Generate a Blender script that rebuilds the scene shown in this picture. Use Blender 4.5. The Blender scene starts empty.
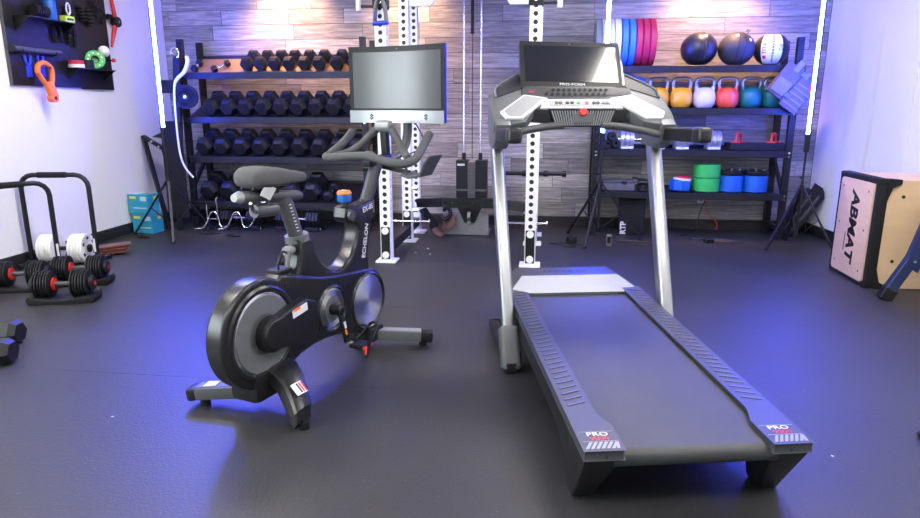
import bpy, bmesh, math, random
from mathutils import Vector, Matrix, Euler
random.seed(7)
R = math.radians
scene = bpy.context.scene
col = scene.collection

# ------------------------------------------------------------------ camera
cam_d = bpy.data.cameras.new('camera')
cam_d.sensor_width = 36.0
cam_d.lens = 650.0 / 920.0 * 36.0
cam_d.clip_start = 0.05
cam = bpy.data.objects.new('camera', cam_d)
col.objects.link(cam)
cam.location = (0, 0, 1.28)
cam.rotation_euler = (R(90 - 13.33), 0, R(7.5))
scene.camera = cam

# ------------------------------------------------------------------ world, exposure
world = bpy.data.worlds.new('world')
scene.world = world
world.use_nodes = True
world.node_tree.nodes['Background'].inputs[0].default_value = (0.8, 0.85, 1.0, 1)
world.node_tree.nodes['Background'].inputs[1].default_value = 0.05
vs = scene.view_settings
vs.view_transform = 'Standard'
vs.look = 'None'
vs.exposure = 0.0
vs.gamma = 1.0
vs.use_curve_mapping = False
PANEL = 29.0          # strength of the ceiling light panels
TUBE = 330.0          # strength of the blue light tubes
BLUE = (0.025, 0.06, 1.0)

def lamp(name, kind, loc, energy, color, rot=(0, 0, 0), **kw):
    d = bpy.data.lights.new(name, kind)
    d.energy = energy
    d.color = color
    for k, v in kw.items():
        setattr(d, k, v)
    o = bpy.data.objects.new(name, d)
    col.objects.link(o)
    o.location = loc
    o.rotation_euler = rot
    return o

# warm downlights in the ceiling close to the plank wall
for wx in (-2.75, -1.45, 1.55):
    lamp('warm_downlight', 'SPOT', (wx, 6.62, 2.86), 330 if wx != -1.45 else 190, (1.0, 0.56, 0.27), (R(22), 0, 0), spot_size=R(86), spot_blend=0.9, shadow_soft_size=0.05)
# unseen blue spots added to tint the floor and the two racks
def aim(a, b):
    return (Vector(b) - Vector(a)).to_track_quat('-Z', 'Y').to_euler()
BSPOT = (((-3.1, 5.9, 2.80), (-1.9, 2.75, 0.0), 950, 32), ((2.0, 5.8, 2.80), (1.45, 3.2, 0.0), 480, 42), ((-2.6, 3.4, 2.80), (-2.7, 6.5, 0.9), 560, 48), ((1.0, 3.4, 2.80), (1.45, 6.6, 1.2), 400, 44))
for a, b, e, sz in BSPOT:
    lamp('added_blue_spot', 'SPOT', a, e, BLUE, aim(a, b), spot_size=R(sz), spot_blend=1.0, shadow_soft_size=0.18)

# ------------------------------------------------------------------ materials
MAT = {}
def mat(name, color, rough=0.5, metal=0.0, var=0.0, vscale=30.0, bump=0.0, bscale=200.0, emit=None, estr=0.0, coat=0.0, spec=0.5, stretch=None, aniso=0.0, rvar=0.0):
    m = bpy.data.materials.new(name)
    m.use_nodes = True
    nt = m.node_tree
    b = nt.nodes['Principled BSDF']
    c = (color[0], color[1], color[2], 1)
    b.inputs['Base Color'].default_value = c
    b.inputs['Roughness'].default_value = rough
    b.inputs['Metallic'].default_value = metal
    b.inputs['Specular IOR Level'].default_value = spec
    b.inputs['Coat Weight'].default_value = coat
    if emit:
        b.inputs['Emission Color'].default_value = (*emit, 1)
        b.inputs['Emission Strength'].default_value = estr
    tc = nt.nodes.new('ShaderNodeTexCoord')
    src = tc.outputs['Object']
    if stretch:
        mp = nt.nodes.new('ShaderNodeMapping')
        mp.inputs['Scale'].default_value = stretch
        nt.links.new(src, mp.inputs['Vector'])
        src = mp.outputs['Vector']
    if var > 0 or rvar > 0:
        n = nt.nodes.new('ShaderNodeTexNoise')
        n.inputs['Scale'].default_value = vscale
        n.inputs['Detail'].default_value = 6
        nt.links.new(src, n.inputs['Vector'])
        if var > 0:
            mx = nt.nodes.new('ShaderNodeMix')
            mx.data_type = 'RGBA'
            mx.inputs[6].default_value = tuple(max(0, k * (1 - var)) for k in color) + (1,)
            mx.inputs[7].default_value = tuple(min(1, k * (1 + var)) for k in color) + (1,)
            nt.links.new(n.outputs['Fac'], mx.inputs[0])
            nt.links.new(mx.outputs[2], b.inputs['Base Color'])
        if rvar > 0:
            mr = nt.nodes.new('ShaderNodeMapRange')
            mr.inputs['To Min'].default_value = max(0.02, rough - rvar)
            mr.inputs['To Max'].default_value = min(1, rough + rvar)
            nt.links.new(n.outputs['Fac'], mr.inputs['Value'])
            nt.links.new(mr.outputs[0], b.inputs['Roughness'])
    if bump > 0:
        n2 = nt.nodes.new('ShaderNodeTexNoise')
        n2.inputs['Scale'].default_value = bscale
        n2.inputs['Detail'].default_value = 4
        nt.links.new(src, n2.inputs['Vector'])
        bp = nt.nodes.new('ShaderNodeBump')
        bp.inputs['Strength'].default_value = bump
        bp.inputs['Distance'].default_value = 0.004
        nt.links.new(n2.outputs['Fac'], bp.inputs['Height'])
        nt.links.new(bp.outputs[0], b.inputs['Normal'])
    if aniso > 0:
        b.inputs['Anisotropic'].default_value = aniso
        tg = nt.nodes.new('ShaderNodeTangent')
        tg.direction_type = 'RADIAL'
        tg.axis = 'X'
        b.inputs['Anisotropic Rotation'].default_value = 0.25
        nt.links.new(tg.outputs[0], b.inputs['Tangent'])
    MAT[name] = m
    return m

def rubber_floor():
    m = mat('rubber_floor', (0.030, 0.030, 0.033), 0.42, spec=0.5)
    nt = m.node_tree
    b = nt.nodes['Principled BSDF']
    geo = nt.nodes.new('ShaderNodeNewGeometry')
    fine = nt.nodes.new('ShaderNodeTexNoise'); fine.inputs['Scale'].default_value = 260; fine.inputs['Detail'].default_value = 2
    big = nt.nodes.new('ShaderNodeTexNoise'); big.inputs['Scale'].default_value = 1.6; big.inputs['Detail'].default_value = 5
    vor = nt.nodes.new('ShaderNodeTexVoronoi'); vor.inputs['Scale'].default_value = 90
    for n in (fine, big, vor):
        nt.links.new(geo.outputs['Position'], n.inputs['Vector'])
    r1 = nt.nodes.new('ShaderNodeValToRGB')
    r1.color_ramp.elements[0].position = 0.3; r1.color_ramp.elements[0].color = (0.012, 0.012, 0.0135, 1)
    r1.color_ramp.elements[1].position = 0.72; r1.color_ramp.elements[1].color = (0.036, 0.036, 0.039, 1)
    nt.links.new(fine.outputs['Fac'], r1.inputs['Fac'])
    mx = nt.nodes.new('ShaderNodeMix'); mx.data_type = 'RGBA'; mx.blend_type = 'MULTIPLY'; mx.inputs[0].default_value = 0.7
    r2 = nt.nodes.new('ShaderNodeValToRGB')
    r2.color_ramp.elements[0].position = 0.3; r2.color_ramp.elements[0].color = (0.75, 0.75, 0.75, 1)
    r2.color_ramp.elements[1].position = 0.75; r2.color_ramp.elements[1].color = (1.25, 1.25, 1.25, 1)
    nt.links.new(big.outputs['Fac'], r2.inputs['Fac'])
    nt.links.new(r1.outputs['Color'], mx.inputs[6]); nt.links.new(r2.outputs['Color'], mx.inputs[7])
    # sparse pale flecks
    sp = nt.nodes.new('ShaderNodeTexVoronoi'); sp.inputs['Scale'].default_value = 34
    nt.links.new(geo.outputs['Position'], sp.inputs['Vector'])
    r3 = nt.nodes.new('ShaderNodeValToRGB')
    r3.color_ramp.elements[0].position = 0.045; r3.color_ramp.elements[0].color = (0.13, 0.13, 0.13, 1)
    r3.color_ramp.elements[1].position = 0.06; r3.color_ramp.elements[1].color = (0, 0, 0, 1)
    nt.links.new(sp.outputs['Distance'], r3.inputs['Fac'])
    ad = nt.nodes.new('ShaderNodeMix'); ad.data_type = 'RGBA'; ad.blend_type = 'ADD'; ad.inputs[0].default_value = 1
    nt.links.new(mx.outputs[2], ad.inputs[6]); nt.links.new(r3.outputs['Color'], ad.inputs[7])
    nt.links.new(ad.outputs[2], b.inputs['Base Color'])
    rr = nt.nodes.new('ShaderNodeMapRange'); rr.inputs['To Min'].default_value = 0.40; rr.inputs['To Max'].default_value = 0.58
    nt.links.new(big.outputs['Fac'], rr.inputs['Value']); nt.links.new(rr.outputs[0], b.inputs['Roughness'])
    bp = nt.nodes.new('ShaderNodeBump'); bp.inputs['Strength'].default_value = 0.2; bp.inputs['Distance'].default_value = 0.003
    nt.links.new(vor.outputs['Distance'], bp.inputs['Height']); nt.links.new(bp.outputs[0], b.inputs['Normal'])
rubber_floor()

def plank_mat():
    m = mat('grey_wood_plank', (0.3, 0.29, 0.28), 0.6)
    nt = m.node_tree
    b = nt.nodes['Principled BSDF']
    oi = nt.nodes.new('ShaderNodeObjectInfo')
    tc = nt.nodes.new('ShaderNodeTexCoord')
    cm = nt.nodes.new('ShaderNodeCombineXYZ')
    ml = nt.nodes.new('ShaderNodeMath'); ml.operation = 'MULTIPLY'; ml.inputs[1].default_value = 37
    nt.links.new(oi.outputs['Random'], ml.inputs[0])
    nt.links.new(ml.outputs[0], cm.inputs[0]); nt.links.new(ml.outputs[0], cm.inputs[2])
    va = nt.nodes.new('ShaderNodeVectorMath'); va.operation = 'ADD'
    nt.links.new(tc.outputs['Object'], va.inputs[0]); nt.links.new(cm.outputs[0], va.inputs[1])
    mp = nt.nodes.new('ShaderNodeMapping'); mp.inputs['Scale'].default_value = (1.3, 1, 20)
    nt.links.new(va.outputs[0], mp.inputs['Vector'])
    n1 = nt.nodes.new('ShaderNodeTexNoise'); n1.inputs['Scale'].default_value = 2.2; n1.inputs['Detail'].default_value = 9; n1.inputs['Roughness'].default_value = 0.68; n1.inputs['Distortion'].default_value = 0.5
    nt.links.new(mp.outputs[0], n1.inputs['Vector'])
    ramp = nt.nodes.new('ShaderNodeValToRGB')
    ramp.color_ramp.elements[0].position = 0.25; ramp.color_ramp.elements[0].color = (0.085, 0.082, 0.08, 1)
    ramp.color_ramp.elements[1].position = 0.80; ramp.color_ramp.elements[1].color = (0.72, 0.71, 0.695, 1)
    e = ramp.color_ramp.elements.new(0.5); e.color = (0.34, 0.33, 0.32, 1)
    nt.links.new(n1.outputs['Fac'], ramp.inputs['Fac'])
    tone = nt.nodes.new('ShaderNodeValToRGB')
    tone.color_ramp.elements[0].color = (0.55, 0.54, 0.53, 1)
    tone.color_ramp.elements[1].color = (1.12, 1.10, 1.07, 1)
    nt.links.new(oi.outputs['Random'], tone.inputs['Fac'])
    mx = nt.nodes.new('ShaderNodeMix'); mx.data_type = 'RGBA'; mx.blend_type = 'MULTIPLY'; mx.inputs[0].default_value = 1
    nt.links.new(ramp.outputs['Color'], mx.inputs[6]); nt.links.new(tone.outputs['Color'], mx.inputs[7])
    nt.links.new(mx.outputs[2], b.inputs['Base Color'])
    bp = nt.nodes.new('ShaderNodeBump'); bp.inputs['Strength'].default_value = 0.15; bp.inputs['Distance'].default_value = 0.003
    nt.links.new(n1.outputs['Fac'], bp.inputs['Height']); nt.links.new(bp.outputs[0], b.inputs['Normal'])
plank_mat()

mat('white_paint', (0.80, 0.80, 0.81), 0.55, var=0.03, vscale=2.0, bump=0.05, bscale=120)
mat('ceiling_paint', (0.72, 0.72, 0.74), 0.8, var=0.03, vscale=3)
mat('wall_backing', (0.03, 0.03, 0.03), 0.9, var=0.1)
mat('black_trim', (0.012, 0.012, 0.0135), 0.5, var=0.2, vscale=8)
mat('black_steel', (0.011, 0.0115, 0.0135), 0.42, var=0.25, vscale=40, bump=0.06, bscale=300, spec=0.32)
mat('black_plastic', (0.010, 0.010, 0.0112), 0.42, var=0.15, vscale=30, bump=0.05, bscale=500, spec=0.32)
mat('satin_black', (0.012, 0.012, 0.0132), 0.30, var=0.12, vscale=14, rvar=0.08)
mat('grey_plastic', (0.062, 0.063, 0.066), 0.42, var=0.1, vscale=20, bump=0.04, bscale=500)
mat('mid_grey', (0.105, 0.11, 0.11), 0.42, var=0.06, vscale=20)
mat('silver_paint', (0.33, 0.34, 0.35), 0.34, 0.9, var=0.03, vscale=4)
mat('light_grey', (0.27, 0.28, 0.28), 0.42, 0.2, var=0.05, vscale=10)
mat('white_plastic', (0.70, 0.71, 0.71), 0.35, var=0.02, vscale=10)
mat('white_coat', (0.86, 0.86, 0.86), 0.35, var=0.03, vscale=12, bump=0.04, bscale=300)
mat('chrome', (0.78, 0.78, 0.80), 0.14, 1.0, var=0.04, vscale=30)
mat('brushed', (0.82, 0.83, 0.85), 0.33, 1.0, aniso=0.9, var=0.04, vscale=60)
mat('disc_grey', (0.21, 0.225, 0.225), 0.40, 0.55, var=0.06, vscale=8)
mat('hex_rubber', (0.010, 0.010, 0.0115), 0.46, var=0.3, vscale=25, bump=0.12, bscale=160, spec=0.32)
mat('belt_rubber', (0.030, 0.032, 0.034), 0.5, var=0.2, vscale=9, bump=0.25, bscale=420)
mat('rail_plastic', (0.036, 0.038, 0.044), 0.42, var=0.12, vscale=20, bump=0.1, bscale=420)
mat('rib_plastic', (0.085, 0.088, 0.098), 0.42, var=0.1, vscale=40)
mat('foam_grip', (0.070, 0.072, 0.073), 0.75, var=0.12, vscale=60, bump=0.12, bscale=400)
mat('screen_glass', (0.006, 0.007, 0.008), 0.15, spec=0.6, coat=0.6, var=0.05)
mat('screen_matte', (0.014, 0.018, 0.019), 0.30, spec=1.0, var=0.05)
mat('blue_accent', (0.02, 0.05, 0.75), 0.4, var=0.05)
mat('red_plastic', (0.62, 0.025, 0.02), 0.4, var=0.08)
mat('orange_plastic', (0.93, 0.20, 0.03), 0.42, var=0.08)
mat('bright_blue', (0.006, 0.10, 0.40), 0.42, var=0.1)
mat('yellow_print', (0.75, 0.60, 0.05), 0.5, var=0.08)
mat('lime_print', (0.55, 0.72, 0.04), 0.5, var=0.08)
mat('green_plastic', (0.03, 0.42, 0.07), 0.42, var=0.1)
mat('teal_card', (0.02, 0.30, 0.44), 0.6, var=0.12, vscale=20)
mat('card_pale', (0.42, 0.62, 0.68), 0.6, var=0.1, vscale=20)
mat('card_brown', (0.36, 0.24, 0.13), 0.75, var=0.15, vscale=20)
mat('birch_ply', (0.66, 0.46, 0.26), 0.5, var=0.13, vscale=3.0, stretch=(1, 1, 6), bump=0.03)
mat('pink_ply', (0.62, 0.43, 0.32), 0.5, var=0.12, vscale=3.0, stretch=(1, 1, 6))
mat('vest_cloth', (0.11, 0.085, 0.085), 0.85, var=0.15, vscale=40, bump=0.2, bscale=500)
mat('vest_strap', (0.18, 0.15, 0.155), 0.8, var=0.12, vscale=60)
mat('navy_steel', (0.012, 0.022, 0.075), 0.4, var=0.2, vscale=40)
mat('magenta', (0.65, 0.02, 0.20), 0.5, var=0.05)
mat('cloth_black', (0.010, 0.010, 0.0115), 0.85, var=0.2, vscale=60, bump=0.2, bscale=400, spec=0.32)
mat('leather_brown', (0.13, 0.055, 0.03), 0.55, var=0.25, vscale=30)
mat('rope_white', (0.72, 0.72, 0.70), 0.7, var=0.1, vscale=60)
mat('cable_black', (0.014, 0.014, 0.015), 0.5, var=0.2)
mat('ball_black', (0.016, 0.016, 0.018), 0.36, var=0.15, vscale=20, bump=0.15, bscale=120)
mat('ball_matte', (0.035, 0.034, 0.036), 0.6, var=0.15, vscale=20, bump=0.15, bscale=120)
mat('ball_white', (0.80, 0.80, 0.78), 0.5, var=0.05, vscale=20)
mat('plate_red', (0.50, 0.02, 0.045), 0.5, var=0.12, vscale=30)
mat('plate_blue', (0.05, 0.20, 0.62), 0.5, var=0.12, vscale=30)
mat('plate_white', (0.72, 0.70, 0.68), 0.5, var=0.08, vscale=30)
mat('plate_grey', (0.20, 0.24, 0.27), 0.5, var=0.12, vscale=30)
mat('kb_yellow', (0.80, 0.38, 0.015), 0.45, var=0.12, vscale=30)
mat('kb_white', (0.70, 0.62, 0.68), 0.45, var=0.08, vscale=30)
mat('kb_red', (0.85, 0.09, 0.03), 0.45, var=0.12, vscale=30)
mat('kb_green', (0.005, 0.14, 0.12), 0.45, var=0.12, vscale=30)
mat('kb_blue', (0.06, 0.16, 0.55), 0.45, var=0.12, vscale=30)
mat('diamond_grey', (0.25, 0.255, 0.26), 0.45, 0.5, var=0.3, vscale=60, bump=0.3, bscale=90)
mat('tray_clear', (0.10, 0.10, 0.115), 0.2, spec=0.7, var=0.2)
mat('shelf_board', (0.30, 0.17, 0.08), 0.6, var=0.15, vscale=10)
mat('pipe_grey', (0.42, 0.44, 0.47), 0.3, 0.6, var=0.1, vscale=30)
mat('copper_board', (0.14, 0.045, 0.03), 0.35, 0.3, var=0.5, vscale=9)
mat('tube_light', (0.9, 0.9, 1.0), 0.4, emit=BLUE, estr=TUBE, var=0.01)
mat('panel_light', (0.9, 0.9, 0.9), 0.5, emit=(1.0, 0.945, 0.87), estr=PANEL, var=0.01)
mat('added_glow', (0.8, 0.85, 0.9), 0.3, emit=(0.86, 0.97, 1.0), estr=11.0, var=0.01)
mat('warm_lamp', (0.9, 0.9, 0.9), 0.5, emit=(1.0, 0.62, 0.34), estr=6, var=0.01)

# ------------------------------------------------------------------ geometry helpers
class G:
    def __init__(s):
        s.v = []; s.f = []; s.m = []
    def add(s, v, f, mi=0):
        b = len(s.v)
        s.v += [tuple(p) for p in v]
        s.f += [tuple(i + b for i in q) for q in f]
        s.m += [mi] * len(f)
        return s
    def box(s, c, d, rot=None, mi=0, bev=0.0, seg=1):
        hx, hy, hz = d[0] / 2, d[1] / 2, d[2] / 2
        v = [Vector((x, y, z)) for x in (-hx, hx) for y in (-hy, hy) for z in (-hz, hz)]
        f = [(0, 1, 3, 2), (4, 6, 7, 5), (0, 4, 5, 1), (2, 3, 7, 6), (0, 2, 6, 4), (1, 5, 7, 3)]
        if bev > 0:
            v, f = bevelled(v, f, bev, seg)
        if rot is not None:
            E_ = Euler(rot).to_matrix() if not isinstance(rot, Matrix) else rot
            v = [E_ @ p for p in v]
        return s.add([p + Vector(c) for p in v], f, mi)
    def bar(s, a, b, w, h, mi=0, up=(0, 0, 1), bev=0.0, seg=1):
        a = Vector(a); b = Vector(b); y = (b - a); L = y.length; y.normalize()
        u = Vector(up)
        if abs(u.dot(y)) > 0.98: u = Vector((0, 1, 0))
        x = y.cross(u).normalized(); z = x.cross(y)
        Mx = Matrix((x, y, z)).transposed()
        return s.box((a + b) / 2, (w, L, h), Mx, mi, bev, seg)
    def cyl(s, a, b, r, r2=None, n=16, mi=0, caps=True):
        a = Vector(a); b = Vector(b); r2 = r if r2 is None else r2
        d = (b - a).normalized()
        u = d.orthogonal().normalized(); w = d.cross(u)
        v = []; f = []
        for p, q in ((a, r), (b, r2)):
            for i in range(n):
                t = 2 * math.pi * i / n
                v.append(p + u * math.cos(t) * q + w * math.sin(t) * q)
        for i in range(n):
            j = (i + 1) % n
            f.append((i, j, n + j, n + i))
        if caps:
            f.append(tuple(range(n - 1, -1, -1))); f.append(tuple(range(n, 2 * n)))
        return s.add(v, f, mi)
    def lathe(s, prof, c, axis, n=24, mi=0, ref=None):
        # prof: list of (radius, distance along axis)
        c = Vector(c); d = Vector(axis).normalized()
        u = d.orthogonal().normalized() if ref is None else Vector(ref); w = d.cross(u)
        v = []; f = []
        for r, h in prof:
            for i in range(n):
                t = 2 * math.pi * i / n
                v.append(c + d * h + (u * math.cos(t) + w * math.sin(t)) * max(r, 1e-5))
        for k in range(len(prof) - 1):
            for i in range(n):
                j = (i + 1) % n
                f.append((k * n + i, k * n + j, (k + 1) * n + j, (k + 1) * n + i))
        if prof[0][0] > 1e-4: f.append(tuple(range(n - 1, -1, -1)))
        if prof[-1][0] > 1e-4: f.append(tuple(range((len(prof) - 1) * n, len(prof) * n)))
        return s.add(v, f, mi)
    def tube(s, pts, r, n=10, mi=0, smooth=0, flat=None, caps=True):
        P = [Vector(p) for p in pts]
        rs = r if isinstance(r, (list, tuple)) else [r] * len(P)
        if smooth:
            P, rs = catmull(P, rs, smooth)
        v = []; f = []
        t = (P[1] - P[0]).normalized()
        u = Vector(flat).copy() if flat else t.orthogonal()
        u = (u - t * u.dot(t)).normalized()
        for i, p in enumerate(P):
            if i == 0: d = P[1] - P[0]
            elif i == len(P) - 1: d = P[-1] - P[-2]
            else: d = (P[i + 1] - P[i]).normalized() + (P[i] - P[i - 1]).normalized()
            d.normalize()
            u = (u - d * u.dot(d)).normalized()
            w = d.cross(u)
            rr = rs[i]
            ra, rb = rr if isinstance(rr, (list, tuple)) else (rr, rr)
            for k in range(n):
                a = 2 * math.pi * k / n
                v.append(p + u * math.cos(a) * ra + w * math.sin(a) * rb)
        for i in range(len(P) - 1):
            for k in range(n):
                j = (k + 1) % n
                f.append((i * n + k, i * n + j, (i + 1) * n + j, (i + 1) * n + k))
        if caps:
            f.append(tuple(range(n - 1, -1, -1))); f.append(tuple(range((len(P) - 1) * n, len(P) * n)))
        return s.add(v, f, mi)
    def prism(s, poly, a, b, axis='x', mi=0, bev=0.0, seg=2, M=None, inset=0.0):
        # poly in the two other axes; 'x': (y,z)  'y': (x,z)  'z': (x,y)
        def P(p, h):
            return {'x': Vector((h, p[0], p[1])), 'y': Vector((p[0], h, p[1])), 'z': Vector((p[0], p[1], h))}[axis]
        n = len(poly)
        v = [P(p, a) for p in poly] + [P(p, b) for p in poly]
        f = [tuple(range(n - 1, -1, -1)), tuple(range(n, 2 * n))] + [(i, (i + 1) % n, n + (i + 1) % n, n + i) for i in range(n)]
        if bev > 0:
            v, f = bevelled(v, f, bev, seg, cap_only=True, ncap=n)
        if M is not None:
            v = [M @ p for p in v]
        return s.add(v, f, mi)
    def sphere(s, c, r, nu=20, nv=12, mi=0, sc=(1, 1, 1)):
        v = []; f = []
        c = Vector(c)
        for j in range(nv + 1):
            ph = math.pi * j / nv
            for i in range(nu):
                t = 2 * math.pi * i / nu
                v.append((c.x + r * sc[0] * math.sin(ph) * math.cos(t), c.y + r * sc[1] * math.sin(ph) * math.sin(t), c.z + r * sc[2] * math.cos(ph)))
        for j in range(nv):
            for i in range(nu):
                k = (i + 1) % nu
                f.append((j * nu + i, (j + 1) * nu + i, (j + 1) * nu + k, j * nu + k))
        return s.add(v, f, mi)
    def loft(s, rings, mi=0, caps=True):
        n = len(rings[0]); v = [p for r_ in rings for p in r_]; f = []
        for i in range(len(rings) - 1):
            for k in range(n):
                j = (k + 1) % n
                f.append((i * n + k, i * n + j, (i + 1) * n + j, (i + 1) * n + k))
        if caps:
            f.append(tuple(range(n - 1, -1, -1))); f.append(tuple(range((len(rings) - 1) * n, len(rings) * n)))
        return s.add(v, f, mi)

def bevelled(v, f, w, seg=1, cap_only=False, ncap=0):
    bm = bmesh.new()
    vs_ = [bm.verts.new(p) for p in v]
    for q in f:
        bm.faces.new([vs_[i] for i in q])
    bm.normal_update()
    bm.edges.ensure_lookup_table()
    if cap_only:
        capf = [bm_f for k, bm_f in enumerate(bm.faces) if k < 2]
        es = list({e for fc in capf for e in fc.edges})
    else:
        es = list(bm.edges)
    bmesh.ops.bevel(bm, geom=es, offset=w, segments=seg, profile=0.6, affect='EDGES', clamp_overlap=True)
    bm.verts.index_update()
    ov = [p.co.copy() for p in bm.verts]
    of = [tuple(q.index for q in fc.verts) for fc in bm.faces]
    bm.free()
    return ov, of

def catmull(P, rs, k):
    out = []; ro = []
    n = len(P)
    def L(a, b, t):
        if isinstance(a, (list, tuple)): return (a[0] + (b[0] - a[0]) * t, a[1] + (b[1] - a[1]) * t)
        return a + (b - a) * t
    for i in range(n - 1):
        p0 = P[max(i - 1, 0)]; p1 = P[i]; p2 = P[i + 1]; p3 = P[min(i + 2, n - 1)]
        for q in range(k):
            t = q / k
            out.append(0.5 * ((2 * p1) + (p2 - p0) * t + (2 * p0 - 5 * p1 + 4 * p2 - p3) * t * t + (3 * p1 - p0 - 3 * p2 + p3) * t ** 3))
            ro.append(L(rs[i], rs[i + 1], t))
    out.append(P[-1]); ro.append(rs[-1])
    return out, ro

def circ(c, r, a0, a1, n):
    return [(c[0] + r * math.cos(R(a0 + (a1 - a0) * i / (n - 1))), c[1] + r * math.sin(R(a0 + (a1 - a0) * i / (n - 1)))) for i in range(n)]

def mesh_of(name, g, mats, ang=35):
    me = bpy.data.meshes.new(name)
    me.from_pydata(g.v, [], g.f)
    for m in (mats if isinstance(mats, (list, tuple)) else [mats]):
        me.materials.append(MAT[m])
    me.polygons.foreach_set('material_index', g.m)
    me.polygons.foreach_set('use_smooth', [True] * len(g.f))
    me.update()
    bm = bmesh.new(); bm.from_mesh(me)
    bmesh.ops.recalc_face_normals(bm, faces=bm.faces)
    bm.to_mesh(me); bm.free()
    me.set_sharp_from_angle(angle=R(ang))
    return me

def obj(name, g, mats, parent=None, loc=(0, 0, 0), rot=(0, 0, 0), label=None, ang=35, kind=None):
    me = g if isinstance(g, bpy.types.Mesh) else mesh_of(name, g, mats, ang)
    o = bpy.data.objects.new(name, me)
    col.objects.link(o)
    o.location = loc
    o.rotation_euler = rot
    if parent is not None: o.parent = parent
    if label: o['label'] = label
    if kind: o['kind'] = kind
    return o

def tag(o, label, cat, group=None):
    o['label'] = label; o['category'] = cat
    if group: o['group'] = group
    return o

def thing(name, label, cat, loc=(0, 0, 0), rot=(0, 0, 0), group=None):
    o = bpy.data.objects.new(name, None)
    o.empty_display_size = 0.1
    col.objects.link(o)
    o.location = loc
    o.rotation_euler = rot if isinstance(rot, (tuple, list)) else (0, 0, rot)
    return tag(o, label, cat, group)

def struct(name, g, mats, **kw):
    o = obj(name, g, mats, **kw)
    o['kind'] = 'structure'
    return o

def dup(root, loc, rot=None, label=None, group=None):
    r = root.copy(); col.objects.link(r)
    r.location = loc
    if rot is not None: r.rotation_euler = rot
    if label: r['label'] = label
    if group: r['group'] = group
    for ch in list(root.children):
        c = ch.copy(); col.objects.link(c); c.parent = r
        for gch in list(ch.children):
            d = gch.copy(); col.objects.link(d); d.parent = c
    return r

def text(name, body, size, m, parent, loc, rot, align='CENTER', extrude=0.0006, sx=1.0, bold=0.0, shear=0.0):
    cu = bpy.data.curves.new(name, 'FONT')
    cu.body = body; cu.size = size; cu.align_x = align; cu.align_y = 'CENTER'; cu.extrude = extrude; cu.offset = bold; cu.shear = shear
    cu.resolution_u = 3
    t = bpy.data.objects.new(name + '_tmp', cu)
    col.objects.link(t)
    bpy.context.view_layer.update()
    me = bpy.data.meshes.new_from_object(t.evaluated_get(bpy.context.evaluated_depsgraph_get()))
    bpy.data.objects.remove(t); bpy.data.curves.remove(cu)
    me.name = name
    me.materials.clear(); me.materials.append(MAT[m])
    o = bpy.data.objects.new(name, me)
    col.objects.link(o)
    o.location = loc
    o.rotation_euler = rot if not isinstance(rot, Matrix) else rot.to_euler()
    o.scale = (sx, 1, 1)
    if parent is not None: o.parent = parent
    return o

ORD = ['leftmost', 'second', 'third', 'fourth', 'fifth', 'sixth', 'seventh', 'eighth', 'ninth', 'tenth', 'eleventh', 'twelfth']
# ------------------------------------------------------------------ room
XL, YB, ZC = -4.217, 7.05, 2.95
def xr(y): return 2.68 + 0.11 * (7.05 - y)
YF = -2.6
XR2 = xr(YF)

fl = struct('floor', G().box(((XL + XR2) / 2, (YF + YB) / 2, -0.06), (XR2 - XL + 0.4, YB - YF + 0.4, 0.1)), 'wall_backing')
# rolled rubber laid in strips across the room
ys = [YF, -2.15, -0.93, 0.29, 1.51, 2.73, 3.95, 5.17, 6.39, YB]
for a, b in zip(ys[:-1], ys[1:]):
    p = G().box(((XL + XR2) / 2, (a + b) / 2, -0.005), (XR2 - XL + 0.3, b - a - 0.0012, 0.01))
    obj('rubber_strip', p, 'rubber_floor', fl)

struct('ceiling', G().box(((XL + XR2) / 2, (YF + YB) / 2, ZC + 0.05), (XR2 - XL + 0.4, YB - YF + 0.4, 0.1)), 'ceiling_paint')
WY0, WY1, WZ0, WZ1 = -1.9, 1.7, 0.75, 2.35     # unseen window added behind the camera for light and reflections
g = G()
g.box((XL - 0.05, (WY1 + YB) / 2, ZC / 2), (0.1, YB - WY1, ZC)).box((XL - 0.05, (YF + WY0) / 2, ZC / 2), (0.1, WY0 - YF, ZC))
g.box((XL - 0.05, (WY0 + WY1) / 2, WZ0 / 2), (0.1, WY1 - WY0, WZ0)).box((XL - 0.05, (WY0 + WY1) / 2, (ZC + WZ1) / 2), (0.1, WY1 - WY0, ZC - WZ1))
struct('wall_left', g, 'white_paint')
g = G()
for yy in (WY0 + 0.02, (WY0 + WY1) / 2, WY1 - 0.02):
    g.box((XL - 0.05, yy, (WZ0 + WZ1) / 2), (0.06, 0.05, WZ1 - WZ0))
for zz in (WZ0 + 0.02, WZ1 - 0.02):
    g.box((XL - 0.05, (WY0 + WY1) / 2, zz), (0.06, WY1 - WY0, 0.05))
wn = struct('added_window_1', g, 'white_plastic')
for a, b in ((WY0 + 0.045, (WY0 + WY1) / 2 - 0.025), ((WY0 + WY1) / 2 + 0.025, WY1 - 0.045)):
    obj('pane', G().box((XL - 0.06, (a + b) / 2, (WZ0 + WZ1) / 2), (0.01, b - a, WZ1 - WZ0 - 0.09)), 'added_glow', wn)  # glowing panes added to brighten the bike monitor's reflection
wr = struct('wall_right', G().bar((xr(YB) + 0.05, YB, ZC / 2), (XR2 + 0.05, YF, ZC / 2), 0.1, ZC), 'white_paint')
struct('wall_front', G().box(((XL + XR2) / 2, YF - 0.05, ZC / 2), (XR2 - XL + 0.4, 0.1, ZC)), 'white_paint')
wb = struct('wall_back', G().box(((XL + 2.72) / 2, YB + 0.062, ZC / 2), (2.72 - XL + 0.2, 0.1, ZC)), 'wall_backing')
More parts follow.
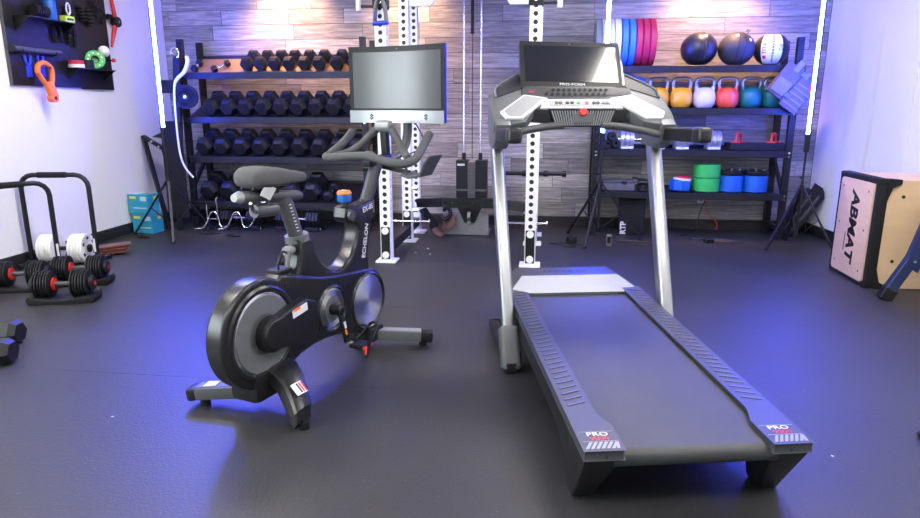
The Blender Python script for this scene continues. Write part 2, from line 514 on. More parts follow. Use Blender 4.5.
# seam strip on the right wall
ysm = 5.7
struct('trim_1', G().bar((xr(ysm) - 0.003, ysm, ZC / 2), (xr(ysm - 0.05) - 0.003, ysm - 0.05, ZC / 2), 0.004, ZC), 'white_paint')
# wood planks of the back wall, laid one by one
PH = 0.155
rnd = random.Random(3)
pcache = {}
row = 0
z = 0.105
while z < ZC - 0.02:
    h = min(PH, ZC - z)
    x = XL - rnd.choice([0.1, 0.35, 0.6, 0.85, 1.05])
    while x < 2.68:
        L = rnd.choice([0.92, 0.76, 0.92, 1.22, 0.61])
        a = max(x, XL + 0.001); b = min(x + L, 2.68)
        if b - a > 0.03:
            key = (round(b - a, 3), round(h, 3))
            if key not in pcache:
                pcache[key] = mesh_of('plank', G().box((0, 0, 0), (b - a - 0.004, 0.012, h - 0.005)), 'grey_wood_plank')
            obj('plank', pcache[key], None, wb, ((a + b) / 2, YB + 0.006 - rnd.random() * 0.0015, z + h / 2))
        x += L
    z += h; row += 1
def skirting(name, a, b, nx, ny):
    struct(name, G().bar((a[0] + nx * 0.008, a[1] + ny * 0.008, 0.0525), (b[0] + nx * 0.008, b[1] + ny * 0.008, 0.0525), 0.014, 0.105, bev=0.003), 'black_trim')
skirting('baseboard_back', (XL + 0.02, YB - 0.002), (2.66, YB - 0.002), 0, -1)
skirting('baseboard_left', (XL, YF), (XL, YB - 0.02), 1, 0)
skirting('baseboard_right', (xr(YB - 0.05), YB - 0.05), (XR2, YF), -1, 0)

# ceiling light panels (out of the frame, they light the room)
def panel(x, y, i):
    t = thing('ceiling_light', 'flat white ceiling light panel %s' % i, 'ceiling light', (x, y, ZC - 0.004), 0, 'ceiling light panels')
    g = G()
    for sx in (-1, 1):
        g.box((sx * 0.61, 0, -0.02), (0.03, 0.65, 0.04)); g.box((0, sx * 0.31, -0.02), (1.22, 0.03, 0.04))
    obj('frame', g, 'white_plastic', t)
    obj('diffuser', G().box((0, 0, -0.018), (1.19, 0.59, 0.012)), 'panel_light', t)
for k, (px, py) in enumerate([(-2.6, 0.3), (0.2, 0.3), (-2.6, 2.6), (1.45, 3.0), (2.2, 0.9), (-2.6, 4.8), (0.6, 4.8)]):
    panel(px, py, 'over the %s' % ['open floor', 'open floor by the screens', 'bike', 'treadmill', 'wooden box side', 'dumbbell rack side', 'white rig'][k])
for k, wx in enumerate((-2.75, -1.45, 1.55)):
    t = thing('downlight', 'small warm round downlight in the ceiling above the %s' % ['dumbbell rack', 'white rig', 'kettlebell shelves'][k], 'ceiling light', (wx, 6.62, ZC - 0.002), 0)
    obj('trim_ring', G().lathe([(0.045, 0), (0.065, 0), (0.065, -0.012), (0.045, -0.012), (0.045, 0)], (0, 0, 0), (0, 0, 1)), 'white_plastic', t)
    obj('lens', G().cyl((0, 0, -0.006), (0, 0, -0.001), 0.044), 'warm_lamp', t)

for k, (a, b, e, sz) in enumerate(BSPOT):  # unseen fixtures added to go with the blue spots
    t = thing('added_spotlight', 'unseen black spotlight added on the ceiling %s' % ['near the left light stand', 'near the right light stand', 'facing the dumbbell rack', 'facing the kettlebell rack'][k], 'spotlight', a)
    d = (Vector(b) - Vector(a)).normalized()
    obj('lamp_head', G().lathe([(0.0, -0.14), (0.05, -0.13), (0.062, -0.03), (0.062, 0.0), (0.055, 0.0), (0.05, -0.02), (0.0, -0.02)], -d * 0.075, d, n=20), 'black_steel', t)
    obj('ceiling_stem', G().cyl(-d * 0.14, (-d.x * 0.14, -d.y * 0.14, ZC - a[2]), 0.012, n=10), 'black_steel', t)
# ------------------------------------------------------------------ light tubes on stands
def tube_stand(lab, base, aim, tz0, tz1, rot=0.0, legs=0.42, hub=0.55, spread=95):
    t = thing('light_stand', 'black tripod light stand ' + lab, 'light stand', (base[0], base[1], 0), rot)
    g = G()
    g.cyl((0, 0, 0.10), (0, 0, 0.62), 0.012).cyl((0, 0, 0.55), (0, 0, tz0 + 0.02), 0.009)
    obj('pole', g, 'black_steel', t)
    g = G().cyl((0, 0, hub - 0.03), (0, 0, hub + 0.03), 0.02)
    obj('upper_collar', g, 'black_plastic', t)
    obj('lower_collar', G().cyl((0, 0, 0.09), (0, 0, 0.13), 0.018), 'black_plastic', t)
    obj('clamp_knob', G().cyl((0.015, 0, 0.64), (0.05, 0, 0.64), 0.012), 'black_plastic', t)
    obj('tube_clamp', G().box((0, 0, tz0 - 0.06), (0.04, 0.04, 0.14), bev=0.006), 'black_plastic', t)
    for k in range(3):
        a = R(90 + 120 * k + 25)
        c, s_ = math.cos(a), math.sin(a)
        lg = obj('leg', G().bar((c * 0.02, s_ * 0.02, hub), (c * legs, s_ * legs, 0.012), 0.022, 0.014), 'black_steel', t)
        obj('rubber_foot', G().box((c * legs, s_ * legs, 0.011), (0.03, 0.03, 0.022), bev=0.005), 'black_plastic', lg)
        obj('brace', G().bar((c * 0.015, s_ * 0.015, 0.11), (c * legs * 0.52, s_ * legs * 0.52, hub * 0.5), 0.014, 0.005), 'black_steel', t)
    # one-sided tube: the lit half looks along `aim` (degrees), a black housing closes the back
    lt = thing('light_tube', 'glowing blue-white light tube ' + lab, 'light tube', (base[0], base[1], 0))
    obj('tube', G().cyl((0, 0, tz0 + 0.03), (0, 0, tz1), 0.0165, n=24), 'tube_light', lt)
    for za in (tz0, tz1):
        obj('end_cap', G().cyl((0, 0, za), (0, 0, za + 0.03), 0.025), 'black_plastic', lt)
    arc_ = [aim + spread + (360 - 2 * spread) * k / 12 for k in range(13)]
    pol = [(0.0225 * math.cos(R(a)), 0.0225 * math.sin(R(a))) for a in arc_] + [(0.0175 * math.cos(R(a)), 0.0175 * math.sin(R(a))) for a in arc_[::-1]]
    obj('housing', G().prism(pol, tz0 + 0.03, tz1, 'z'), 'black_plastic', lt)
tube_stand('in the left corner beside the blue cartons', (-3.695, 6.0), 0, 1.04, 2.28, R(65), spread=105)
tube_stand('between the rig and the kettlebell rack, behind the treadmill', (0.515, 6.3), -70, 1.0, 2.28, R(135), spread=130)
tube_stand('at the right wall beside the kettlebell rack', (2.29, 6.2), 180, 1.0, 2.28, R(90), legs=0.32, spread=105)
# ------------------------------------------------------------------ dumbbell rack
def holed_faces(g, o, U, V, N, w, L, pitch, r, mi=0):
    """a flat strip starting at o, width w along U, length L along V, with octagonal holes down the middle"""
    o = Vector(o); U = Vector(U); V = Vector(V); N = Vector(N)
    n = max(1, int(L / pitch)); p = L / n
    for k in range(n):
        c = o + V * (p * (k + 0.5))
        hw, hp = w / 2, p / 2
        sq = [(hw, 0), (hw, hp), (0, hp), (-hw, hp), (-hw, 0), (-hw, -hp), (0, -hp), (hw, -hp)]
        v = [c + U * a + V * b for a, b in sq]
        oc = [c + U * (r * math.cos(R(45 * i))) + V * (r * math.sin(R(45 * i))) for i in range(8)]
        inn = [q - N * 0.006 for q in oc]
        f = [(i, (i + 1) % 8, 8 + (i + 1) % 8, 8 + i) for i in range(8)] + [(8 + i, 8 + (i + 1) % 8, 16 + (i + 1) % 8, 16 + i) for i in range(8)]
        g.add(v + oc + inn, f, mi)
def holed_post(a, b, w, d, pitch, r, up=(0, 1, 0), sides=True):
    """square steel tube from a to b with holes on its faces"""
    g = G(); a = Vector(a); b = Vector(b); V = (b - a); L = V.length; V.normalize()
    N = Vector(up); N = (N - V * N.dot(V)).normalized(); U = V.cross(N).normalized()
    for s_ in (-1, 1):
        holed_faces(g, a + N * s_ * d / 2, U, V, N * s_, w, L, pitch, r)
        if sides: holed_faces(g, a + U * s_ * w / 2, N, V, U * s_, d, L, pitch, r)
        else:
            c0 = a + U * s_ * w / 2
            g.add([c0 - N * d / 2, c0 + N * d / 2, c0 + N * d / 2 + V * L, c0 - N * d / 2 + V * L], [(0, 1, 2, 3)])
    for e in (a, b):
        g.add([e - U * w / 2 - N * d / 2, e + U * w / 2 - N * d / 2, e + U * w / 2 + N * d / 2, e - U * w / 2 + N * d / 2], [(0, 1, 2, 3)])
    return g

def storage_rack(name, label, x0, x1, y0, y1, h, shelves, rise, boards):
    t = thing(name, label, 'rack', ((x0 + x1) / 2, y0, 0))
    cx = (x0 + x1) / 2
    W = x1 - x0
    for sx in (-1, 1):
        for yy in (0, y1 - y0):
            obj('post', holed_post((sx * W / 2, yy, 0.006), (sx * W / 2, yy, h), 0.055, 0.055, 0.08, 0.009), 'black_steel', t)
            obj('foot_plate', G().box((sx * W / 2, yy, 0.003), (0.09, 0.09, 0.006)), 'black_steel', t)
        obj('side_brace', G().bar((sx * W / 2, 0.03, 0.10), (sx * W / 2, y1 - y0 - 0.03, 0.10), 0.03, 0.05), 'black_steel', t)
        obj('side_brace', G().bar((sx * W / 2, 0.03, 0.45), (sx * W / 2, y1 - y0 - 0.03, 0.75), 0.03, 0.03), 'black_steel', t)
    for i, zs in enumerate(shelves):
        g = G()
        d = y1 - y0
        a = (0, -0.02, zs - 0.03)
        g.box((0, -0.03, zs - 0.032), (W - 0.05, 0.02, 0.064), bev=0.003)                     # front lip
        g.box((0, d + 0.02, zs + rise - 0.01), (W - 0.05, 0.02, 0.07), bev=0.003)
        s_ = obj('shelf', g, 'black_steel', t)
        b = G().bar((0, -0.018, zs - 0.012), (0, d + 0.01, zs + rise - 0.012), W - 0.06, 0.012)
        obj('shelf_board', b, 'shelf_board' if boards and i == 0 else 'black_steel', s_)
        for sx in (-1, 1):
            for q in range(2):
                obj('bolt', G().cyl((sx * W / 2, -0.034, zs - 0.02 - 0.035 * q), (sx * W / 2, -0.026, zs - 0.02 - 0.035 * q), 0.010, n=6), 'chrome', s_)
    return t
LS = [1.60, 1.16, 0.757, 0.29]
RISE = 0.165
storage_rack('dumbbell_rack', 'black steel four-tier rack with sloping shelves full of hex dumbbells', -3.71, -1.81, 6.47, 6.85, 1.925, LS, RISE, True)
RS = [1.64, 1.252, 0.857, 0.448]
storage_rack('storage_rack', 'black steel four-tier rack holding kettlebells and medicine balls', 0.48, 2.27, 6.58, 6.97, 1.88, RS, 0.0, False)

db_cache = {}
def hex_meshes(r, hl, gl):
    k = (r, hl, gl)
    if k not in db_cache:
        ap = r * 0.866
        def head(sg):
            g = G(); rings = []
            for yy, s_ in ((gl / 2, 0.78), (gl / 2 + 0.012, 1.0), (gl / 2 + hl * 0.62, 1.0), (gl / 2 + hl, 0.74)):
                rings.append([(r * s_ * math.cos(R(60 * q)), sg * yy, ap + r * s_ * math.sin(R(60 * q))) for q in range(6)])
            return g.loft(rings)
        hd = G().tube([(0, -gl / 2 - 0.005, ap), (0, -gl / 4, ap), (0, 0, ap), (0, gl / 4, ap), (0, gl / 2 + 0.005, ap)], [0.014, 0.015, 0.018, 0.015, 0.014], n=10)
        db_cache[k] = (mesh_of('head', head(-1), 'hex_rubber', 25), mesh_of('head', head(1), 'hex_rubber', 25), mesh_of('handle', hd, 'chrome', 60))
    return db_cache[k]
def dumbbell(loc, rot, r, hl, gl, label, group):
    t = thing('hex_dumbbell', label, 'dumbbell', loc, rot, group)
    a, b, h = hex_meshes(r, hl, gl)
    obj('head', a, None, t); obj('head', b, None, t); obj('handle', h, None, t)
    return t
TH = math.atan2(RISE, 0.38)
def shelf_pos(i, s):      # s metres up the slope from the front lip
    return (6.45 + s * math.cos(TH), LS[i] + 0.0 + s * math.sin(TH))
def row(i, xs, r, hl, gl, word, first=0):
    n = len(xs)
    L = hl * 2 + gl
    for k, x in enumerate(xs):
        rr = r
        yy, zz = shelf_pos(i, 0.012 + L / 2)
        dumbbell((x, yy, zz), (TH, 0, rnd.uniform(-0.03, 0.03)), rr, hl, gl,
                 'black rubber hex dumbbell on the %s shelf of the dumbbell rack, %s from the left' % (word, 'first' if k == 0 else ORD[k]) if first == 0 else
                 'black hex dumbbell on the top rack shelf, %s full-size one from the left' % ('first' if k == 0 else ORD[k]),
                 'hex dumbbells on the rack')
def xs_at(px, z0, Y=6.5):
    # metres across the shelf for measured columns of the photograph (camera model above)
    out = []
    P, YW = R(13.33), R(7.5)
    fw = Vector((-math.sin(YW) * math.cos(P), math.cos(YW) * math.cos(P), -math.sin(P)))
    ri = Vector((math.cos(YW), math.sin(YW), 0))
    for u in px:
        k = (u - 460) / 650
        # solve (p.ri)/(p.fw)=k with p=(x,Y,z0-1.28)
        zz = z0 - 1.28
        num = k * (Y * fw.y + zz * fw.z) - Y * ri.y
        out.append(num / (ri.x - k * fw.x))
    return out
row(0, xs_at([248, 262, 276, 290, 305, 320, 338, 355], 1.66), 0.074, 0.085, 0.13, 'top', 1)
row(1, xs_at([212, 229.5, 247, 264.5, 282, 299.5, 317, 334.5, 352], 1.24), 0.091, 0.10, 0.13, 'second')
row(2, xs_at([206, 224, 242.5, 261.5, 281, 300.5, 320, 339, 357], 0.84), 0.096, 0.11, 0.13, 'third')
row(3, xs_at([210, 230.5, 251, 271.5, 292, 312.5], 0.38), 0.104, 0.115, 0.13, 'lowest')
for (u, lab) in ((195.5, 'tiny hex dumbbell alone at the left end of the top dumbbell shelf'), (221, 'tiny hex dumbbell lying askew between the left end and the full row')):
    x = xs_at([u], 1.66)[0]
    yy, zz = shelf_pos(0, 0.10 if u < 200 else 0.08)
    dumbbell((x, yy, zz), (TH, 0, 0.1 if u < 200 else -0.75), 0.040, 0.05, 0.10, lab, 'hex dumbbells on the rack')
yy, zz = shelf_pos(3, 0.14)
dumbbell((xs_at([330], 0.36)[0], yy, zz), (TH, 0, -0.1), 0.060, 0.07, 0.12, 'small black hex dumbbell at the right end of the lowest dumbbell shelf', 'hex dumbbells on the rack')

# wide adjustable dumbbells lying on the floor under the rack
def block_dumbbell(x, label):
    t = thing('adjustable_dumbbell', label, 'dumbbell', (x, 6.44, 0), R(-4), 'adjustable dumbbells under the rack')
    for sx in (-1, 1):
        h = G()
        for q in range(4):
            h.lathe([(0.075, 0), (0.088, 0.003), (0.088, 0.03), (0.075, 0.033)], (sx * (0.10 + 0.034 * q) - (0.033 if sx < 0 else 0), 0, 0.118), (1, 0, 0), n=6, ref=(0, 0.5, 0.866))
        obj('weight_stack', h, 'hex_rubber', t, ang=25)
        obj('cradle', G().box((sx * 0.165, 0, 0.022), (0.15, 0.17, 0.044), bev=0.008), 'black_plastic', t)
        obj('cradle_foot', G().box((sx * 0.245, -0.03, 0.02), (0.018, 0.03, 0.035), bev=0.004), 'chrome', t)
    obj('handle', G().cyl((-0.11, 0, 0.118), (0.11, 0, 0.118), 0.018), 'chrome', t)
    obj('base_plate', G().box((0, 0, 0.008), (0.30, 0.14, 0.016), bev=0.004), 'black_plastic', t)
block_dumbbell(xs_at([240], 0.12, 6.44)[0], 'chrome-handled adjustable dumbbell on the floor under the dumbbell rack, left of two')
block_dumbbell(xs_at([299], 0.12, 6.44)[0], 'chrome-handled adjustable dumbbell on the floor under the dumbbell rack, right of two')
# cambered chrome curl bars leaning on the lowest shelf
def curl_bar(x, y, dz, label, s=1):
    pts = [(0, 0, 0.10), (0.03, 0, 0.11), (0.09, 0.01, 0.12), (0.14, 0.02, 0.20), (0.17, 0.03, 0.27), (0.22, 0.03, 0.28), (0.25, 0.03, 0.22), (0.27, 0.02, 0.14), (0.33, 0.02, 0.13), (0.37, 0.03, 0.18), (0.41, 0.04, 0.25), (0.46, 0.04, 0.26)]
    o = obj('curl_bar', G().tube([(a, b, c + dz) for a, b, c in pts], 0.0085, n=8, smooth=4), 'chrome', None, (x, y, 0))
    tag(o, label, 'weight bar')
curl_bar(-3.60, 6.24, -0.08, 'wavy chrome curl bar leaning in front of the lowest dumbbell shelf, left one')
curl_bar(-3.37, 6.28, -0.085, 'wavy chrome curl bar leaning in front of the lowest dumbbell shelf, right one')
g = G().tube([(0, 0, 0.25), (0, 0, 0.12), (0.02, 0, 0.10), (0.09, 0, 0.10), (0.11, 0, 0.12), (0.11, 0, 0.30), (0.13, 0, 0.32)], 0.008, n=8, smooth=3)
tag(obj('square_hook_bar', g, 'chrome', None, (xs_at([208], .2, 6.35)[0], 6.33, 0.02)), 'square bent chrome bar standing at the left end below the lowest dumbbell shelf', 'weight bar')

# ------------------------------------------------------------------ things at the left end of the dumbbell rack
t = thing('pulley_wheel', 'black spoked pulley wheel hung on the left post of the dumbbell rack', 'pulley', (-3.585, 6.27, 1.36), (0, 0, R(12)))
obj('rim', G().lathe([(0.095, -0.02), (0.118, -0.02), (0.108, 0), (0.118, 0.02), (0.095, 0.02), (0.095, -0.02)], (0, 0, 0), (0, 1, 0), n=28), 'cloth_black', t)
obj('web', G().lathe([(0.03, -0.004), (0.096, -0.003), (0.096, 0.003), (0.03, 0.004)], (0, 0, 0), (0, 1, 0), n=28), 'cloth_black', t)
obj('hub', G().lathe([(0.018, -0.028), (0.034, -0.028), (0.034, 0.028), (0.018, 0.028), (0.018, -0.028)], (0, 0, 0), (0, 1, 0), n=18), 'black_steel', t)
obj('axle', G().cyl((0, -0.03, 0), (0, 0.16, 0), 0.012), 'chrome', t)
for k in range(6):
    a = R(60 * k)
    obj('spoke', G().bar((0.03 * math.cos(a), 0, 0.03 * math.sin(a)), (0.098 * math.cos(a), 0, 0.098 * math.sin(a)), 0.02, 0.014, up=(0, 1, 0)), 'black_plastic', t)
t = thing('hanging_trainer', 'long black strap trainer with white rope hanging beside the left rack post', 'trainer', (-3.66, 6.36, 0))
obj('arm', G().bar((-0.03, 0, 1.75), (-0.10, -0.02, 0.80), 0.075, 0.05, bev=0.006), 'black_steel', t)
obj('bracket', G().box((-0.15, -0.02, 1.46), (0.12, 0.05, 0.13), bev=0.01), 'black_steel', t)
obj('eye_ring', G().tube([(-0.03 + 0.04 * math.cos(R(a)), -0.03, 1.78 + 0.05 * math.sin(R(a))) for a in range(-60, 245, 25)], 0.009, n=8), 'chrome', t)
obj('rope', G().tube([(0.13, -0.10, 1.74), (0.145, -0.12, 1.69), (0.11, -0.13, 1.60), (0.03, -0.14, 1.53), (-0.005, -0.14, 1.46), (-0.02, -0.14, 1.30), (-0.025, -0.14, 1.05), (-0.015, -0.14, 0.80), (0.02, -0.13, 0.66), (0.10, -0.13, 0.56)], [0.019, 0.019, 0.019, 0.017, 0.011, 0.010, 0.010, 0.010, 0.010, 0.010], n=8, smooth=4), 'rope_white', t)
t = thing('leaning_pad', 'long black padded board leaning behind the left light stand', 'pad', (-3.80, 6.30, 0), (R(-0.5), 0, R(4)))
obj('board', G().box((0, 0, 0.62), (0.22, 0.03, 1.0), bev=0.01), 'cloth_black', t)
obj('foot', G().box((0, 0, 0.08), (0.06, 0.03, 0.16)), 'black_steel', t)
# folded bench leg frame leaning on the left wall
t = thing('folding_frame', 'black steel folding frame leaning against the left wall behind the cartons', 'frame', (-4.045, 6.42, 0))
obj('long_leg', G().bar((0.12, -0.12, 0.0), (-0.14, 0.0, 0.97), 0.045, 0.03, bev=0.003), 'black_steel', t)
obj('top_arm', G().bar((-0.14, 0.0, 0.96), (0.10, -0.05, 0.84), 0.05, 0.03, bev=0.003), 'black_steel', t)
obj('short_leg', G().bar((0.10, -0.05, 0.85), (0.18, -0.02, 0.30), 0.04, 0.03, bev=0.003), 'black_steel', t)
obj('corner_bracket', G().prism([(0.00, 0.96), (0.24, 1.06), (0.22, 0.93)], -0.07, -0.055, 'y'), 'black_steel', t)
for q in ((-0.02, 0.91), (0.06, 0.86)):
    obj('bolt', G().cyl((q[0], -0.07, q[1]), (q[0], -0.02, q[1]), 0.012, n=8), 'chrome', t)
# two printed cartons
def carton(z, dx, label, top):
    t = thing('carton', label, 'carton', (-4.065 + dx, 6.14, z), R(-6), 'blue cartons')
    b = obj('box', G().box((0, 0, 0.10), (0.235, 0.17, 0.198), bev=0.003), 'teal_card', t)
    obj('label_print', G().box((-0.055, -0.0855, 0.165), (0.075, 0.001, 0.024)), 'yellow_print', t)
    obj('label_print', G().box((0.065, -0.0855, 0.155), (0.07, 0.001, 0.045)), 'card_pale', t)
    obj('label_print', G().box((0.1178, 0.03, 0.155), (0.001, 0.06, 0.03)), 'yellow_print', t)
    obj('label_print', G().box((0.02, -0.0855, 0.06), (0.15, 0.001, 0.012)), 'card_pale', t)
    obj('tape', G().box((0.0, 0, 0.1985), (0.235, 0.05, 0.003)), 'card_brown', t)
    if top:
        obj('flap', G().box((-0.06, 0, 0.2005), (0.10, 0.16, 0.002)), 'card_pale', t)
carton(0.0, 0.01, 'teal printed carton standing on the floor by the left wall, lower of two', False)
carton(0.202, -0.015, 'teal printed carton with pale top flap, stacked on the other carton', True)

# ------------------------------------------------------------------ white power rig
PXL, PXR, W9, PIT = -1.30, -0.11, 0.088, 0.0592
YR = (5.2, 6.05, 6.5)
rig = thing('power_rig', 'white steel power rig with drilled posts in front of the plank wall', 'power rack', ((PXL + PXR) / 2, 5.2, 0))
def rl(x, y, z): return (x - (PXL + PXR) / 2, y - 5.2, z)
for X in (PXL, PXR):
    for Y in YR:
        w = W9 if Y < 6.3 else 0.07
        po = obj('post', holed_post(rl(X, Y, 0.30), rl(X, Y, 2.75), w, w, PIT, 0.019), 'white_coat', rig)
        obj('shade_core', G().box(rl(X, Y, 1.525), (w - 0.016, w - 0.016, 2.44)), 'cable_black', po)  # dark core put in for the shade inside the hollow post
        ft = obj('foot', G().box(rl(X, Y, 0.008), (0.17, 0.16, 0.016), bev=0.003), 'white_coat', rig)
        lg = obj('lower_post', G().box(rl(X, Y, 0.158), (w, w, 0.284)), 'white_coat', rig)
        if Y < 6.3:
            obj('gusset_plate', G().box(rl(X, Y - w / 2 - 0.005, 0.165), (w * 0.82, 0.01, 0.27), bev=0.002), 'black_steel', lg)
            for zz in (0.065, 0.27):
                obj('bolt', G().cyl(rl(X, Y - w / 2 - 0.010, zz), rl(X, Y - w / 2 - 0.022, zz), 0.030, n=10), 'white_coat', lg)
    obj('base_beam', G().bar(rl(X + 0.005, 5.25, 0.12), rl(X + 0.005, 6.0, 0.12), 0.07, 0.085), 'black_steel', rig)
    obj('base_beam', G().bar(rl(X, 6.1, 0.12), rl(X, 6.46, 0.12), 0.06, 0.08), 'black_steel', rig)
    obj('top_beam', G().bar(rl(X, 5.16, 2.79), rl(X, 6.54, 2.79), 0.088, 0.08), 'white_coat', rig)
    # black bracket with outrigger horn high on the front post
    sg = -1 if X == PXL else 1
    br = obj('bracket', G().box(rl(X, 5.2, 2.11), (W9 + 0.022, W9 + 0.022, 0.22), bev=0.004), 'black_steel', rig)
    for zz in (2.05, 2.15):
        obj('bolt', G().cyl(rl(X, 5.2 - W9 / 2 - 0.012, zz), rl(X, 5.2 - W9 / 2 - 0.028, zz), 0.022, n=8), 'chrome', br)
    obj('horn_bar', G().bar(rl(X + sg * 0.05, 5.2, 2.02), rl(X + sg * 0.17, 5.2, 2.02), 0.02, 0.02), 'black_steel', rig)
    obj('horn_sleeve', G().cyl(rl(X + sg * 0.175, 5.2, 1.99), rl(X + sg * 0.175, 5.2, 2.22), 0.022, n=12), 'white_coat', rig)
for Y in (5.2, 6.5):
    obj('cross_beam', G().bar(rl(PXL + 0.045, Y, 2.72), rl(PXR - 0.045, Y, 2.72), 0.088, 0.088), 'white_coat', rig)
# wide white plate with cut corners between the middle posts
obj('top_plate', G().prism([(PXL + 0.045 + 0.705, 2.135), (PXL + 0.045 + 0.705 + 0.20, 2.135), (PXL + 0.705 + 0.33, 2.27), (PXR + 0.705 - 0.33, 2.27), (PXR - 0.045 + 0.705 - 0.20, 2.135), (PXR - 0.045 + 0.705, 2.135), (PXR - 0.045 + 0.705, 2.45), (PXL + 0.045 + 0.705, 2.45)], 0.83, 0.87, 'y'), 'white_coat', rig)
# drilled low beam in three runs
obj('low_beam', holed_post(rl(PXL + 0.05, 6.30, 0.335), rl(-0.96, 6.17, 0.365), 0.085, 0.06, 0.06, 0.011, up=(0.3, 0.95, 0)), 'black_steel', rig)
obj('low_beam', holed_post(rl(-0.98, 6.15, 0.365), rl(-0.46, 6.15, 0.365), 0.09, 0.06, 0.06, 0.011), 'black_steel', rig)
obj('low_beam', holed_post(rl(-0.48, 6.17, 0.365), rl(PXR - 0.05, 6.05, 0.345), 0.085, 0.06, 0.06, 0.011, up=(-0.3, 0.95, 0)), 'black_steel', rig)
for (xa, xb, Y, zz) in ((-1.46, -1.08, 5.98, 0.205), (-0.31, 0.02, 5.28, 0.335)):
    p = obj('storage_peg', G().cyl(rl(xa, Y, zz), rl(xb, Y, zz), 0.011, n=12), 'chrome', rig)
    for xx in (xa, xb):
        obj('end_stop', G().cyl(rl(xx - 0.006, Y, zz), rl(xx + 0.006, Y, zz), 0.024, n=12), 'chrome', p)
for (xx, Y, zz) in ((-1.24, 6.0, 0.31), (-1.24, 6.0, 0.52), (-0.17, 5.25, 0.42), (-0.17, 5.25, 0.56)):
    obj('bolt', G().cyl(rl(xx, Y, zz), rl(xx + 0.05, Y, zz), 0.018, n=8), 'chrome', rig)
# safety bar through the right posts
sb = obj('safety_bar', G().cyl(rl(-0.45, 6.2, 0.65), rl(0.19, 6.2, 0.65), 0.019, n=12), 'black_steel', rig)
for xx in (-0.44, -0.20, 0.0, 0.17):
    obj('collar', G().cyl(rl(xx - 0.02, 6.2, 0.65), rl(xx + 0.02, 6.2, 0.65), 0.030, n=12), 'black_steel', sb)
# cable weight stack
ws = thing('weight_stack_tower', 'black cable weight stack with chrome guide rods inside the white rig', 'weight stack', (-0.745, 6.6, 0))
for sx in (-1, 1):
    sh = obj('shroud', G().box((sx * 0.098, 0, 0.505), (0.115, 0.14, 0.47), bev=0.004), 'black_steel', ws)
    obj('shroud_band', G().box((sx * 0.098, -0.072, 0.44), (0.116, 0.006, 0.02)), 'mid_grey', sh)
    obj('guide_rod', G().cyl((sx * 0.084, 0, 0.74), (sx * 0.084, 0, 2.8), 0.0115, n=12), 'chrome', ws)
    obj('rod_collar', G().cyl((sx * 0.084, 0, 0.74), (sx * 0.084, 0, 0.81), 0.020, n=12), 'black_steel', ws)
obj('shroud_sticker', G().box((-0.105, -0.0722, 0.695), (0.075, 0.002, 0.02)), 'white_plastic', ws)
for k in range(18):
    obj('weight_plate', G().box((0, -0.01, 0.30 + k * 0.024), (0.085, 0.10, 0.021), bev=0.003), 'mid_grey', ws)
obj('cable', G().cyl((0, 0, 0.75), (0, 0, 2.8), 0.004, n=8), 'cable_black', ws)
obj('cable_hook', G().bar((0, -0.01, 1.95), (0, -0.01, 2.27), 0.03, 0.02, bev=0.004), 'black_steel', ws)
for zz in (1.97, 2.06, 2.18):
    obj('hook_bolt', G().cyl((-0.028, -0.01, zz), (0.028, -0.01, zz), 0.008, n=8), 'chrome', ws)
obj('swivel_bracket', G().prism([(-0.13, 0.30), (0.13, 0.30), (0.05, 0.13), (-0.05, 0.13)], -0.22, -0.20, 'y'), 'black_steel', ws)
obj('swivel_pulley', G().cyl((-0.015, -0.25, 0.20), (0.015, -0.25, 0.20), 0.05, n=16), 'silver_paint', ws)
obj('lower_bolt', G().cyl((0, -0.225, 0.15), (0, -0.26, 0.15), 0.022, n=8), 'chrome', ws)
obj('top_mount', G().box((0, 0, 2.82), (0.34, 0.10, 0.06)), 'black_steel', ws)
bp_ = obj('base_plate', G().box((-0.04, -0.19, 0.11), (0.46, 0.025, 0.215), bev=0.003), 'diamond_grey', ws)
obj('base_plate', G().box((-0.04, -0.02, 0.006), (0.46, 0.33, 0.012), bev=0.003), 'diamond_grey', ws)
text('embossed_mark', 'TITAN', 0.042, 'black_steel', ws, (-0.195, -0.2035, 0.165), (R(90), 0, 0))
# strap handle hanging from the left front post
t = thing('strap_handle', 'grey stirrup handle with blue trim hanging on the left front rig post', 'handle', (-1.285, 5.115, 1.885))
obj('strap', G().tube([(-0.045, 0, 0.0), (-0.035, 0, 0.12), (0.0, 0, 0.19), (0.035, 0, 0.12), (0.05, -0.01, 0.0)], 0.016, n=8, smooth=4), 'mid_grey', t)
obj('grip', G().cyl((-0.058, 0, 0.0), (0.062, -0.01, 0.006), 0.017, n=12), 'blue_accent', t)
obj('carabiner', G().tube([(0, 0, 0.18), (0.02, 0, 0.22), (0, 0, 0.26), (-0.02, 0, 0.22), (0, 0, 0.18)], 0.006, n=6), 'chrome', t)
obj('blue_trim', G().tube([(-0.05, -0.014, 0.02), (-0.042, -0.014, 0.09)], 0.004, n=6), 'blue_accent', t)
# straps dropped on the floor behind the rig
t = thing('dip_belt', 'dark dip belt with brown leather ends dropped on the floor beside the weight stack', 'belt', (-1.13, 6.44, 0))
obj('webbing', G().tube([(-0.09, -0.05, 0.26), (-0.04, -0.09, 0.20), (0.02, -0.11, 0.14), (0.05, -0.16, 0.07), (0.11, -0.20, 0.035)], [(0.012, 0.045)] * 5, n=8, smooth=4, flat=(0, -0.5, 1)), 'cloth_black', t)
obj('leather_end', G().tube([(0.05, -0.16, 0.085), (0.09, -0.20, 0.05), (0.14, -0.22, 0.03)], [(0.014, 0.04), (0.014, 0.04), (0.012, 0.03)], n=8, smooth=3, flat=(0, -0.5, 1)), 'leather_brown', t)
obj('buckle_chain', G().tube([(0.12, -0.02, 0.25), (0.17, -0.06, 0.28), (0.20, -0.10, 0.22), (0.15, -0.12, 0.17), (0.10, -0.10, 0.21)], 0.02, n=8, smooth=4), 'black_steel', t)
